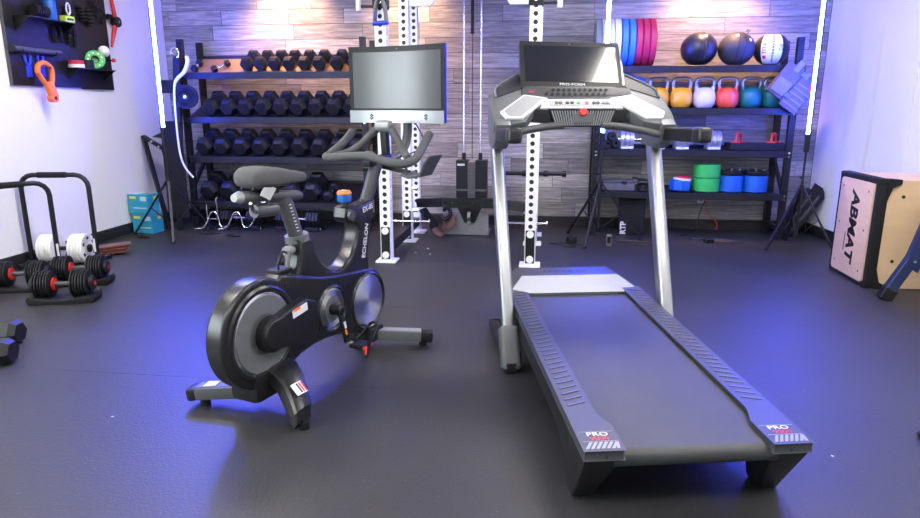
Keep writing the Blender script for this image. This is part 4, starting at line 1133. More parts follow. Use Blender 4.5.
p = pl(68, 9, 0.07)
t = gear('snap_hook', 'white carabiner at the top of the ribbed ropes', 'carabiner', p)
obj('loop', G().tube([(0, 0, -0.05), (0.0, 0.022, -0.02), (0, 0.018, 0.03), (0, 0, 0.05), (0, -0.018, 0.03), (0, -0.022, -0.02), (0, 0, -0.05)], 0.007, n=8, smooth=3), 'white_plastic', t)
for k, (u0, v0, u1, v1) in enumerate(((91, 0, 95, 14), (97, 5, 101, 20))):
    p = pl(u0, v0, 0.04); q = pl(u1, v1, 0.04)
    t = gear('hook_strap', 'curved black strap hook near the top right of the pegboard, %s one' % ['left', 'right'][k], 'hook', q)
    obj('strap', G().tube([p - q, (p - q) * 0.4 + Vector((0.03, 0.02, 0)), (0, 0, 0), (0.02, -0.02, -0.03)], 0.012, n=8, smooth=4), 'cloth_black', t)
# lower ledge things
p = pl(76, 67, 0.08)
t = gear('tape_roll', 'red over white tape roll lying on the lower pegboard ledge', 'tape', (0.085, p.y, z2 + 0.005))
obj('white_roll', G().lathe([(0.03, 0), (0.066, 0), (0.066, 0.028), (0.03, 0.028), (0.03, 0)], (0, 0, 0), (0, 0, 1), n=24), 'white_plastic', t)
obj('red_roll', G().lathe([(0.03, 0.029), (0.062, 0.029), (0.062, 0.062), (0.03, 0.062), (0.03, 0.029)], (0, 0, 0), (0, 0, 1), n=24), 'plate_red', t)
t = gear('black_roll', 'black tape roll stacked behind the green disc on the lower ledge', 'tape', (0.075, pl(86, 60, 0.075).y, z2 + 0.005))
obj('roll', G().lathe([(0.03, 0), (0.062, 0), (0.062, 0.075), (0.03, 0.075), (0.03, 0)], (0, 0, 0), (0, 0, 1), n=24), 'black_plastic', t)
p = pl(95.5, 61, 0.10)
t = gear('green_disc', 'small green ring weight standing on the lower pegboard ledge', 'weight plate', (0.10, p.y, z2 + 0.0065))
t.rotation_euler = (0, R(-12), R(-48))
obj('ring', G().lathe([(0.030, -0.016), (0.078, -0.016), (0.084, -0.010), (0.084, 0.010), (0.078, 0.016), (0.030, 0.016), (0.030, -0.016)], (0, 0, 0.084), (1, 0, 0), n=32), 'green_plastic', t)
obj('ring_inlay', G().lathe([(0.028, -0.017), (0.036, -0.017), (0.036, 0.017), (0.028, 0.017), (0.028, -0.017)], (0, 0, 0.084), (1, 0, 0), n=24), 'black_plastic', t)
for k in range(7):
    a = R(-60 + 40 * k)
    obj('ring_print', G().box((0.0165, 0.058 * math.cos(a), 0.084 + 0.058 * math.sin(a)), (0.001, 0.014, 0.010), (a - R(90), 0, 0)), 'white_plastic', t)
p = pl(104, 51.5, 0.06)
t = gear('massage_ball', 'white massage ball held on a peg near the lower right of the pegboard', 'ball', p)
obj('ball', G().sphere((0, 0, 0), 0.052, 24, 14), 'ball_white', t)
obj('peg', G().cyl((-0.045, 0, -0.055), (0.04, 0, -0.055), 0.006, n=8), 'black_steel', t)
obj('peg_tip', G().sphere((0.03, 0.085, -0.075), 0.02, 12, 8), 'red_plastic', t)
obj('tip_rod', G().cyl((-0.04, 0.085, -0.075), (0.03, 0.085, -0.075), 0.006, n=8), 'black_steel', t)
# red arm with black hub at the right edge of the board
p = pl(116, 22, 0.06)
t = gear('red_arm', 'red folding arm with a black round hub on the right edge of the pegboard', 'arm', p)
q = pl(112, 47, 0.06) - p; w = pl(110, -6, 0.06) - p
obj('lower_arm', G().tube([(0, 0, 0), q * 0.5 + Vector((0, -0.005, 0)), q], [(0.02, 0.026), (0.018, 0.02), (0.010, 0.010)], n=10, flat=(1, 0, 0)), 'red_plastic', t)
obj('upper_arm', G().tube([(0, 0, 0), w * 0.5, w], [(0.02, 0.024), (0.018, 0.02), (0.016, 0.016)], n=10, flat=(1, 0, 0)), 'red_plastic', t)
obj('hub', G().lathe([(0.012, -0.03), (0.045, -0.03), (0.050, -0.02), (0.050, 0.02), (0.045, 0.03), (0.012, 0.03)], (0, 0, 0), (1, 0, 0), n=24), 'black_plastic', t)
obj('hub_bolt', G().cyl((0.025, 0, 0), (0.036, 0, 0), 0.014, n=12), 'chrome', t)
obj('mount', G().box((-0.035, -0.045, 0.04), (0.04, 0.05, 0.05)), 'black_steel', t)
# orange clamp hanging at the bottom left
p = pl(45, 73, 0.10)
t = gear('orange_clamp', 'bright orange loop-handled clamp hanging on a peg below the pegboard', 'clamp', p)
obj('loop', G().tube([(0.0, -0.080, 0.0), (0.0, -0.066, 0.055), (0.0, 0.0, 0.082), (0.0, 0.068, 0.050), (0.0, 0.078, -0.005), (0.0, 0.062, -0.07), (0, 0.035, -0.11), (0.0, -0.02, -0.075), (0.0, -0.080, 0.0)], [(0.022, 0.019)] * 9, n=10, smooth=4, flat=(1, 0, 0)), 'orange_plastic', t)
obj('shank', G().bar((0, 0.02, -0.075), (0, 0.07, -0.20), 0.075, 0.045, up=(1, 0, 0), bev=0.008, seg=2), 'orange_plastic', t)
obj('hinge_end', G().cyl((-0.026, 0.05, -0.20), (0.028, 0.05, -0.20), 0.036, n=20), 'orange_plastic', t)
obj('hinge_hole', G().cyl((0.027, 0.05, -0.20), (0.030, 0.05, -0.20), 0.016, n=16), 'black_steel', t)
for yy in (-0.02, 0.04):
    pg = obj('peg', G().cyl((-0.09, yy, 0.045), (0.03, yy, 0.045), 0.006, n=8), 'chrome', t)

# ------------------------------------------------------------------ floor gear along the left wall
def dip_bar(a, b, h, label):
    a = Vector((a[0], a[1], 0)); b = Vector((b[0], b[1], 0))
    ang = math.atan2(b.y - a.y, b.x - a.x)
    W = (b - a).length
    t = thing('dip_bar', label, 'dip bar', (a + b) / 2, ang, 'dip bars')
    rr_ = 0.10
    pts = [(-W / 2, 0, 0.03), (-W / 2, 0, 0.3), (-W / 2, 0, h - rr_)]
    pts += [(-W / 2 + rr_ - rr_ * math.cos(R(k)), 0, h - rr_ + rr_ * math.sin(R(k))) for k in (22, 45, 68, 90)]
    pts += [(W / 2 - rr_ + rr_ * math.sin(R(k)), 0, h - rr_ + rr_ * math.cos(R(k))) for k in (0, 22, 45, 68, 90)]
    pts += [(W / 2, 0, 0.3), (W / 2, 0, 0.03)]
    obj('frame_tube', G().tube(pts, 0.019, n=14), 'black_steel', t)
    obj('foam_grip', G().cyl((-0.12, 0, h), (0.10, 0, h), 0.024, n=14), 'cloth_black', t)
    for sx in (-1, 1):
        obj('foot_tube', G().tube([(sx * W / 2, -0.17, 0.02), (sx * W / 2, 0.20, 0.02)], 0.019, n=12), 'black_steel', t)
        for yy in (-0.17, 0.20):
            obj('foot_cap', G().cyl((sx * W / 2, yy - 0.015, 0.022), (sx * W / 2, yy + 0.015, 0.022), 0.022, n=12), 'black_plastic', t)
    obj('leg_print', G().box((W / 2 - 0.004, -0.0195, 0.16), (0.016, 0.003, 0.11)), 'white_plastic', t)
dip_bar((-4.17, 4.70), (-3.655, 4.80), 0.735, 'black steel dip bar by the left wall, nearer the cartons')
dip_bar((-4.10, 4.12), (-3.82, 4.57), 0.70, 'black steel dip bar cut by the left edge of the photo')
def white_db(loc, rot):
    t = thing('white_dumbbell', 'white loadable dumbbell with thick plates standing under the dip bars', 'dumbbell', loc, rot)
    for sx in (-1, 1):
        for k in range(5):
            x0 = sx * (0.075 + k * 0.024)
            obj('plate', G().lathe([(0.02, -0.011), (0.118, -0.011), (0.122, -0.007), (0.122, 0.007), (0.118, 0.011), (0.02, 0.011), (0.02, -0.011)], (x0, 0, 0.123), (1, 0, 0), n=32), 'ball_white', t)
        obj('nut', G().cyl((sx * 0.185, 0, 0.123), (sx * 0.20, 0, 0.123), 0.034, n=14), 'black_steel', t)
    obj('handle', G().cyl((-0.085, 0, 0.123), (0.085, 0, 0.123), 0.017, n=14), 'black_steel', t)
    for k in range(6):
        a = R(30 + 60 * k)
        obj('plate_mark', G().box((0.183, 0.085 * math.cos(a), 0.123 + 0.085 * math.sin(a)), (0.002, 0.022, 0.030), (a, 0, 0)), 'black_steel', t)
white_db((-3.93, 4.80, 0), R(10))
def select_db(loc, rot, label, tray=True):
    t = thing('adjustable_dumbbell', label, 'dumbbell', (loc[0], loc[1], 0), rot, 'adjustable dumbbells by the left wall')
    zc = 0.135 if tray else 0.115
    t.scale = (0.84, 0.84, 0.9)
    if tray:
        obj('tray', G().prism([(-0.235, 0.0), (0.235, 0.0), (0.25, 0.035), (0.235, 0.06), (0.16, 0.05), (0.05, 0.035), (-0.05, 0.035), (-0.16, 0.05), (-0.235, 0.06), (-0.25, 0.035)], -0.10, 0.10, 'y', bev=0.006), 'black_plastic', t)
    for sx in (-1, 1):
        for k in range(6):
            r_ = 0.103 if k % 2 == 0 else 0.098
            x0 = sx * (0.085 + 0.021 * k)
            obj('plate', G().lathe([(0.02, -0.0085), (r_ - 0.008, -0.0085), (r_, -0.004), (r_, 0.004), (r_ - 0.008, 0.0085), (0.02, 0.0085), (0.02, -0.0085)], (x0, 0, zc), (1, 0, 0), n=20), 'black_plastic', t)
        obj('inner_guard', G().cyl((sx * 0.060, 0, zc), (sx * 0.072, 0, zc), 0.048, n=20), 'red_plastic', t)
        dl = obj('dial', G().lathe([(0.0, 0.0), (0.050, 0.0), (0.056, 0.006), (0.056, 0.026), (0.046, 0.034), (0.0, 0.034)], (sx * 0.20, 0, zc), (sx, 0, 0), n=20), 'black_plastic', t)
        obj('dial_ring', G().lathe([(0.012, 0.0345), (0.018, 0.0345), (0.018, 0.036), (0.012, 0.036), (0.012, 0.0345)], (sx * 0.20, 0, zc), (sx, 0, 0), n=20), 'red_plastic', dl)
    obj('handle', G().cyl((-0.07, 0, zc), (0.07, 0, zc), 0.017, n=14), 'grey_plastic', t)
select_db((-3.17, 3.80), R(16), 'black and red adjustable dumbbell in its tray, in front of the dip bars')
select_db((-3.66, 4.0), R(16), 'black adjustable dumbbell in its tray at the left edge of the photo')
select_db((-3.36, 4.21), R(16), 'black and red adjustable dumbbell just behind the one in front of the dip bars')
dumbbell((-2.985, 3.02, 0), (0, 0, R(98)), 0.075, 0.085, 0.13, 'grey black hex dumbbell at the left edge, farther of two', 'hex dumbbells at the left edge')
dumbbell((-2.80, 2.75, 0), (0, 0, R(102)), 0.072, 0.085, 0.13, 'grey black hex dumbbell at the left edge, nearer of two', 'hex dumbbells at the left edge')
t = thing('slant_boards', 'shiny reddish brown boards stacked on the floor behind the dip bars', 'board', (-3.80, 5.14, 0), R(24))
for k in range(3):
    obj('board', G().box((0.02 * k, 0.02 * k, 0.018 + 0.024 * k), (0.27, 0.14, 0.018), (0, R(-4), R(6 * k)), bev=0.003), 'copper_board', t)
# ------------------------------------------------------------------ exercise bike
bk = thing('exercise_bike', 'black indoor exercise bike with a curved monitor and three metal discs', 'exercise bike', (-1.05, 2.917, 0), R(-18))
D1, D2, D3 = (-0.485, 0.350), (-0.015, 0.326), (0.295, 0.281)
# main fairing: rear wheel housing, waist, front wheel housing
out = []
out += circ(D1, 0.236, 62, 292, 30)
out += [(-0.34, 0.150), (-0.25, 0.180), (-0.15, 0.192), (-0.05, 0.19), (0.05, 0.175), (0.13, 0.15), (0.19, 0.13)]
out += circ(D3, 0.172, 242, 430, 26)
out += [(0.25, 0.456), (0.12, 0.470), (0.0, 0.485), (-0.10, 0.505), (-0.20, 0.535), (-0.30, 0.56), (-0.36, 0.572)]
obj('fairing', G().prism(out, -0.032, 0.058, 'x', bev=0.028, seg=4), 'satin_black', bk, ang=40)
# raised bezels around the discs
def bezel(c, r0, r1, x0, x1):
    return G().lathe([(r0, x0), (r1, x0), (r1, x1 - 0.012), (r1 - 0.014, x1), (r0 + 0.006, x1), (r0, x1 - 0.008), (r0, x0)], (0, c[0], c[1]), (1, 0, 0), n=56)
for sg in (1, -1):
    def X(x): return x
    for (c, r, big) in ((D1, 0.176, True), (D2, 0.100, False), (D3, 0.140, False)):
        g = bezel(c, r, r + (0.034 if big else 0.020), 0.035, 0.066)
        if sg < 0:
            g.v = [(0.026 - a, b, c_) for a, b, c_ in g.v]
        bz = obj('disc_bezel', g, 'satin_black', bk)
        g = G().lathe([(r - 0.012, 0.050), (r, 0.050), (r + 0.002, 0.058), (r - 0.010, 0.060), (r - 0.012, 0.050)], (0, 0, 0), (sg, 0, 0), n=56)
        obj('disc_rim', g, 'chrome', bz, (0.026 if sg < 0 else 0, c[0], c[1]))
        g = G().lathe([(0.0, 0.060), (r - 0.008, 0.060), (r - 0.008, 0.056), (0.0, 0.056)], (0, 0, 0), (sg, 0, 0), n=64)
        obj('disc_plate', g, 'brushed', bz, (0.026 if sg < 0 else 0, c[0], c[1]), ang=60)
        if big:
            g = G().lathe([(0.088, 0.0602), (r - 0.012, 0.0602), (r - 0.012, 0.0625), (0.088, 0.0625), (0.088, 0.0602)], (0, 0, 0), (sg, 0, 0), n=56)
            obj('disc_ring', g, 'disc_grey', bz, (0.026 if sg < 0 else 0, c[0], c[1]))
        elif c is D2:
            g = G().lathe([(0.034, 0.0602), (0.062, 0.0602), (0.062, 0.0625), (0.034, 0.0625), (0.034, 0.0602)], (0, 0, 0), (sg, 0, 0), n=40)
            obj('disc_ring', g, 'mid_grey', bz, (0.026 if sg < 0 else 0, c[0], c[1]))
# tear-shaped guard over the rear disc
tear = circ((-0.465, 0.347), 0.068, 75, 285, 16) + [(-0.35, 0.262), (-0.25, 0.240), (-0.20, 0.27), (-0.18, 0.35), (-0.20, 0.425), (-0.26, 0.450), (-0.36, 0.435)]
gd = obj('belt_guard', G().prism(tear, 0.05, 0.112, 'x', bev=0.012, seg=3), 'black_plastic', bk, ang=40)
obj('guard_hub', G().lathe([(0.064, 0.062), (0.076, 0.062), (0.076, 0.098), (0.064, 0.104)], (0, -0.465, 0.347), (1, 0, 0), n=28), 'black_plastic', gd)
obj('warning_label', G().box((0.1128, -0.315, 0.412), (0.0012, 0.10, 0.036), (R(8), 0, 0)), 'white_plastic', gd)
obj('warning_label', G().box((0.1134, -0.335, 0.423), (0.0012, 0.045, 0.012), (R(8), 0, 0)), 'orange_plastic', gd)
obj('guard_screw', G().cyl((0.112, -0.42, 0.33), (0.1135, -0.42, 0.33), 0.007, n=10), 'black_steel', gd)
for (yy, zz) in ((-0.62, 0.505), (-0.69, 0.30), (-0.44, 0.55), (-0.57, 0.16), (-0.12, 0.465), (0.36, 0.42), (0.12, 0.21)):
    obj('fairing_screw', G().cyl((0.045, yy, zz), (0.0585, yy, zz), 0.008, n=10), 'cable_black', bk)
# frame: seat tube, saddle-shaped top, head tube
fr = [(-0.235, 0.555), (-0.205, 0.64), (-0.218, 0.70), (-0.118, 0.695), (-0.100, 0.63), (-0.055, 0.56), (0.0, 0.515), (0.06, 0.497), (0.12, 0.505), (0.175, 0.54), (0.222, 0.60), (0.245, 0.66), (0.235, 0.70), (0.175, 0.712), (0.150, 0.742), (0.160, 0.785), (0.200, 0.795), (0.27, 0.785), (0.395, 0.80), (0.405, 0.76), (0.375, 0.70), (0.345, 0.60), (0.33, 0.52), (0.34, 0.44), (0.30, 0.36), (-0.1, 0.36), (-0.3, 0.46)]
obj('frame', G().prism(fr, -0.046, 0.046, 'x', bev=0.018, seg=3), 'satin_black', bk, ang=40)
# lettering on the head tube: reads upwards
def side_mat(ang):
    # text on the right side (+x): text +x along (cos ang)*y + (sin ang)*z
    c, s_ = math.cos(R(ang)), math.sin(R(ang))
    return Matrix(((0, 0, 1), (c, -s_, 0), (s_, c, 0)))
text('frame_lettering', 'ECHELON', 0.042, 'white_plastic', bk, (0.0472, 0.302, 0.60), side_mat(76), bold=0.0006, sx=0.95)
text('frame_model_mark', 'EX-8S', 0.038, 'white_plastic', bk, (0.0472, 0.335, 0.765), side_mat(8), bold=0.0006)
# seat assembly
obj('seat_collar', G().tube([(0, -0.172, 0.685), (0, -0.176, 0.715)], [(0.052, 0.058), (0.050, 0.056)], n=18, flat=(1, 0, 0)), 'mid_grey', bk)
sp_ = obj('seat_post', G().tube([(0, -0.172, 0.69), (0, -0.245, 0.895)], [(0.026, 0.040)] * 2, n=18, flat=(1, 0, 0)), 'grey_plastic', bk)
for k in range(9):
    f_ = 0.22 + k * 0.075
    obj('scale_mark', G().box((0.0265, -0.172 - 0.073 * f_ - 0.005, 0.69 + 0.205 * f_), (0.002, 0.014, 0.004)), 'white_plastic', sp_)
obj('seat_slider', G().tube([(0, -0.52, 0.922), (0, -0.50, 0.922), (0, -0.30, 0.905), (0, -0.16, 0.888), (0, -0.135, 0.886)], [(0.020, 0.018), (0.027, 0.024), (0.027, 0.024), (0.027, 0.024), (0.018, 0.016)], n=16, flat=(1, 0, 0)), 'grey_plastic', bk)
obj('slider_cap', G().tube([(0, -0.535, 0.923), (0, -0.505, 0.921)], [(0.018, 0.016), (0.029, 0.026)], n=16, flat=(1, 0, 0)), 'light_grey', bk)
obj('slider_clamp', G().cyl((0.0, -0.30, 0.845), (0.0, -0.43, 0.855), 0.027, n=16), 'grey_plastic', bk)
obj('clamp_lever', G().tube([(0.0, -0.42, 0.85), (0.035, -0.47, 0.865), (0.05, -0.50, 0.90)], 0.008, n=8, smooth=3), 'chrome', bk)
obj('slider_ring', G().tube([(0, -0.372, 0.911), (0, -0.355, 0.909)], [(0.031, 0.028)] * 2, n=16, flat=(1, 0, 0)), 'silver_paint', bk)
# saddle: lofted cross-sections from the broad rear to the nose
rings = []
for (yy, hw, zt, zb) in ((-0.476, 0.034, 1.006, 0.972), (-0.464, 0.064, 1.026, 0.956), (-0.435, 0.080, 1.038, 0.946), (-0.39, 0.083, 1.038, 0.942), (-0.34, 0.074, 1.032, 0.942), (-0.28, 0.060, 1.022, 0.944), (-0.22, 0.047, 1.010, 0.946), (-0.16, 0.039, 0.998, 0.946), (-0.12, 0.031, 0.988, 0.948), (-0.104, 0.016, 0.978, 0.956)):
    zc = (zt + zb) / 2; hh = (zt - zb) / 2
    ring = []
    for k in range(20):
        a = 2 * math.pi * k / 20
        cx_, sx_ = math.cos(a), math.sin(a)
        ring.append((hw * math.copysign(abs(cx_) ** 0.75, cx_), yy, zc + hh * math.copysign(abs(sx_) ** 0.7, sx_)))
    rings.append(ring)
sd = obj('saddle', G().loft(rings), 'foam_grip', bk, ang=60)
for sx in (-1, 1):
    obj('saddle_rail', G().tube([(sx * 0.03, -0.46, 0.953), (sx * 0.024, -0.36, 0.935), (sx * 0.022, -0.26, 0.936), (sx * 0.012, -0.16, 0.955)], 0.005, n=8, smooth=3), 'black_steel', sd)
obj('saddle_clamp', G().box((0, -0.33, 0.933), (0.06, 0.06, 0.03), bev=0.006), 'black_steel', bk)
obj('paper_tag', G().box((0.055, -0.40, 0.935), (0.002, 0.075, 0.055), (R(-25), R(20), 0)), 'white_plastic', bk)
# quick lever and cable behind the seat tube
obj('seat_knob', G().cyl((0.0, -0.21, 0.655), (0.0, -0.255, 0.650), 0.022, n=14), 'light_grey', bk)
obj('seat_lever', G().tube([(0.01, -0.25, 0.65), (0.02, -0.27, 0.60), (0.02, -0.27, 0.54)], [0.014, 0.011, 0.008], n=10, smooth=3), 'mid_grey', bk)
obj('power_socket', G().box((0.0, -0.30, 0.575), (0.07, 0.09, 0.025), bev=0.005), 'black_plastic', bk)
obj('cable_loop', G().tube([(0.02, -0.33, 0.585), (0.03, -0.34, 0.62), (0.02, -0.30, 0.66), (0.01, -0.25, 0.64)], 0.005, n=6, smooth=4), 'cable_black', bk)
# resistance knob
rk = obj('knob_stem', G().tube([(0, 0.195, 0.77), (0, 0.20, 0.815)], [0.020, 0.018], n=14), 'black_steel', bk)
obj('knob_body', G().lathe([(0.026, 0), (0.034, 0.004), (0.036, 0.018), (0.036, 0.036), (0.030, 0.046), (0.0, 0.046)], (0, 0.20, 0.81), (0, 0, 1), n=10), 'bright_blue', rk, ang=25)
obj('knob_top', G().lathe([(0.036, 0.040), (0.037, 0.046), (0.030, 0.058), (0.0, 0.060)], (0, 0.20, 0.81), (0, 0, 1), n=20), 'orange_plastic', rk)
obj('knob_mark', G().cyl((0, 0.20, 0.8695), (0, 0.20, 0.8712), 0.013, n=12), 'white_plastic', rk)
obj('head_knob', G().cyl((0.046, 0.18, 0.75), (0.060, 0.18, 0.75), 0.026, n=18), 'grey_plastic', bk)
# handlebar stem
st = obj('stem', G().tube([(0, 0.350, 0.72), (0, 0.505, 0.985)], [(0.030, 0.040)] * 2, n=18, flat=(1, 0, 0)), 'grey_plastic', bk)
obj('stem_collar', G().tube([(0, 0.362, 0.745), (0, 0.384, 0.782)], [(0.038, 0.050)] * 2, n=18, flat=(1, 0, 0)), 'satin_black', bk)
obj('stem_slider', G().bar((0, 0.40, 0.985), (0, 0.62, 1.005), 0.05, 0.04, bev=0.008, seg=2), 'black_plastic', bk)
obj('bar_clamp', G().sphere((0, 0.43, 1.018), 0.040, 16, 10, 0, (1.1, 1.0, 0.75)), 'mid_grey', bk)
obj('clamp_knob', G().cyl((-0.07, 0.49, 0.955), (-0.02, 0.49, 0.955), 0.022, n=14), 'black_plastic', bk)
# foam-wrapped bars
loop = [(-0.245, 0.645, 1.135), (-0.250, 0.555, 1.075), (-0.262, 0.460, 1.025), (-0.245, 0.395, 1.010), (-0.19, 0.385, 1.010), (-0.10, 0.400, 1.018), (0, 0.405, 1.022), (0.10, 0.400, 1.005), (0.19, 0.385, 0.995), (0.245, 0.395, 0.995), (0.262, 0.460, 1.015), (0.250, 0.555, 1.065), (0.245, 0.645, 1.130)]
obj('handlebar', G().tube(loop, 0.0225, n=14, smooth=5), 'foam_grip', bk)
for sg in (-1, 1):
    obj('inner_bar', G().tube([(sg * 0.03, 0.585, 1.162), (sg * 0.065, 0.575, 1.135), (sg * 0.125, 0.545, 1.070), (sg * 0.18, 0.50, 1.030), (sg * 0.235, 0.44, 1.014)], 0.0205, n=14, smooth=5), 'foam_grip', bk)
obj('apex_clamp', G().lathe([(0.020, -0.046), (0.030, -0.040), (0.032, 0), (0.030, 0.040), (0.020, 0.046)], (0, 0.585, 1.170), (1, 0, 0), n=16), 'light_grey', bk)
obj('apex_bracket', G().bar((0, 0.585, 1.165), (0, 0.60, 1.01), 0.045, 0.03, bev=0.005), 'black_plastic', bk)
# monitor arm
obj('monitor_arm', G().tube([(0.0, 0.60, 0.995), (0.0, 0.70, 1.00), (0.0, 0.80, 1.05), (0.0, 0.84, 1.16), (0.0, 0.81, 1.30)], [(0.028, 0.018)] * 5, n=14, smooth=5, flat=(1, 0, 0)), 'grey_plastic', bk)
obj('monitor_cable', G().tube([(0.06, 0.80, 1.20), (0.10, 0.82, 1.12), (0.13, 0.80, 1.06), (0.10, 0.76, 1.03), (0.04, 0.68, 1.00)], 0.004, n=6, smooth=5), 'cable_black', bk)
# dumbbell holder beside the stem
hp = [(-0.07, -0.045), (-0.02, -0.062), (0.05, -0.050), (0.09, 0.02), (0.115, 0.06), (0.105, 0.065), (0.075, 0.02), (0.045, -0.034), (-0.015, -0.046), (-0.06, -0.032)]
obj('side_tray', G().prism([(a + 0.21, b + 0.965) for a, b in hp], 0.50, 0.64, 'y', bev=0.003), 'grey_plastic', bk)
obj('tray_arm', G().bar((0.0, 0.57, 0.955), (0.16, 0.57, 0.93), 0.03, 0.02), 'black_steel', bk)
# curved monitor
MW, MR = 0.30, 0.95
YM = 0.735
def arc(x, off): # curved sheet: edges come towards the rider
    th = x / MR
    return (MR * math.sin(th) + 0.015, YM - (MR - MR * math.cos(th)) + off)
def sheet(x0, x1, z0, z1, o0, o1, n=18):
    g = G(); v = []; f = []
    for i in range(n + 1):
        x = x0 + (x1 - x0) * i / n
        ax, ay = arc(x, o0); bx_, by = arc(x, o1)
        v += [(ax, ay, z0), (ax, ay, z1), (bx_, by, z1), (bx_, by, z0)]
    for i in range(n):
        a = 4 * i; b = a + 4
        f += [(a, a + 1, b + 1, b), (a + 1, a + 2, b + 2, b + 1), (a + 2, a + 3, b + 3, b + 2), (a + 3, a, b, b + 3)]
    f += [(0, 3, 2, 1), (4 * n, 4 * n + 1, 4 * n + 2, 4 * n + 3)]
    return g.add(v, f)
mo = obj('monitor', sheet(-0.302, 0.302, 1.185, 1.592, 0.0, 0.030), 'black_plastic', bk)
obj('monitor_back', G().box((0, 0.775, 1.38), (0.30, 0.05, 0.22), bev=0.02, seg=2), 'black_plastic', mo)
obj('screen', sheet(-0.278, 0.278, 1.262, 1.562, -0.0025, 0.004), 'screen_matte', mo)
obj('speaker_bar', sheet(-0.302, 0.302, 1.183, 1.250, -0.006, 0.004), 'silver_paint', mo)
obj('edge_strip', sheet(0.3005, 0.3035, 1.185, 1.592, 0.016, 0.028, 2), 'blue_accent', mo)  # blue light on the monitor's edge put into the colour
obj('edge_strip', sheet(-0.3035, -0.3005, 1.185, 1.592, 0.016, 0.028, 2), 'blue_accent', mo)  # same blue light painted on the left edge
for sx in (-1, 1):
    ax, ay = arc(sx * 0.175, -0.007)
    for dx, dz in ((0, 0), (0.007, 0.007), (-0.007, 0.007), (0.007, -0.007), (-0.007, -0.007), (0, 0.013), (0, -0.013)):
        obj('speaker_hole', G().cyl((ax + dx, ay - 0.001, 1.216 + dz), (ax + dx, ay + 0.004, 1.216 + dz), 0.0045, n=8), 'cable_black', mo)
ax, ay = arc(0, -0.0068)
text('monitor_mark', 'ECHELON', 0.014, 'white_plastic', mo, (0, ay, 1.216), (R(90), 0, 0))
obj('camera_dot', G().cyl((0, YM - 0.001, 1.578), (0, YM - 0.003, 1.578), 0.004, n=10), 'mid_grey', mo)
# cranks and pedals
def crank(sg, ang, nm):
    hy, hz = -0.020, 0.326
    L = 0.165
    ey, ez = hy + L * math.cos(R(ang)), hz + L * math.sin(R(ang))
    hub = obj('crank_hub', G().lathe([(0.0, 0.122), (0.016, 0.122), (0.024, 0.114), (0.026, 0.055), (0.0, 0.055)], (0, hy, hz), (sg, 0, 0), n=20), 'black_steel', bk)
    ca = obj('crank_arm', G().bar((sg * 0.104, hy, hz), (sg * 0.128, ey, ez), 0.030, 0.016, up=(1, 0, 0), bev=0.005, seg=2), 'black_steel', bk)
    obj('arm_label', G().bar((sg * (0.124), hy + 0.35 * (ey - hy), hz + 0.35 * (ez - hz)), (sg * 0.129, hy + 0.55 * (ey - hy), hz + 0.55 * (ez - hz)), 0.014, 0.003, up=(1, 0, 0)), 'white_plastic', ca)
    obj('arm_label', G().bar((sg * (0.126), hy + 0.6 * (ey - hy), hz + 0.6 * (ez - hz)), (sg * 0.131, hy + 0.75 * (ey - hy), hz + 0.75 * (ez - hz)), 0.014, 0.003, up=(1, 0, 0)), 'orange_plastic', ca)
    pd = obj('pedal', G().box((sg * 0.205, ey, ez), (0.085, 0.085, 0.022), bev=0.006), 'black_plastic', bk)
    obj('pedal_axle', G().cyl((sg * 0.125, ey, ez), (sg * 0.175, ey, ez), 0.009, n=12), 'chrome', pd)
    obj('toe_cage', G().tube([(sg * 0.165, ey + 0.01, ez + 0.012), (sg * 0.17, ey + 0.06, ez + 0.025), (sg * 0.18, ey + 0.115, ez + 0.06), (sg * 0.205, ey + 0.12, ez + 0.075), (sg * 0.235, ey + 0.11, ez + 0.06), (sg * 0.245, ey + 0.05, ez + 0.025), (sg * 0.248, ey + 0.0, ez + 0.012)], [(0.010, 0.005)] * 7, n=8, smooth=4, flat=(0, 0, 1)), 'black_plastic', pd)
    obj('toe_strap', G().tube([(sg * 0.16, ey + 0.03, ez + 0.01), (sg * 0.165, ey + 0.02, ez + 0.075), (sg * 0.205, ey + 0.02, ez + 0.095), (sg * 0.245, ey + 0.03, ez + 0.07), (sg * 0.252, ey + 0.0, ez - 0.02), (sg * 0.255, ey - 0.03, ez - 0.045)], [(0.010, 0.003)] * 6, n=8, smooth=4, flat=(0, 1, 0)), 'cloth_black', pd)
    for yy in (-0.03, 0.02):
        obj('pedal_reflector', G().box((sg * 0.2485, ey + yy, ez), (0.004, 0.03, 0.012)), 'red_plastic', pd)
    obj('strap_end', G().bar((sg * 0.25, ey - 0.02, ez + 0.005), (sg * 0.262, ey - 0.045, ez - 0.025), 0.010, 0.004), 'red_plastic', pd)
crank(1, -84, '')
crank(-1, 96, '')
# front feet: grey bars angled forward with black end caps
for sg in (-1, 1):
    a = Vector((sg * 0.04, 0.36, 0.075)); b = Vector((sg * 0.262, 0.49, 0.058)); c = Vector((sg * 0.318, 0.522, 0.052))
    ft = obj('front_foot', G().bar(a, b, 0.075, 0.055, bev=0.008, seg=2), 'mid_grey', bk)
    obj('foot_top', G().bar(a + Vector((0, 0, 0.0285)), b + Vector((0, 0, 0.0285)), 0.052, 0.003), 'light_grey', ft)
    obj('end_cap', G().bar(b - (b - a) * 0.01, c, 0.080, 0.060, bev=0.014, seg=2), 'black_plastic', ft)
    obj('foot_pad', G().cyl((sg * 0.27, 0.495, 0.0), (sg * 0.27, 0.495, 0.035), 0.022, n=14), 'black_plastic', ft)
obj('front_foot_hub', G().box((0, 0.35, 0.085), (0.16, 0.12, 0.08), bev=0.02, seg=2), 'black_plastic', bk)
obj('front_strut', G().box((0, 0.32, 0.12), (0.09, 0.10, 0.12), bev=0.015, seg=2), 'satin_black', bk)
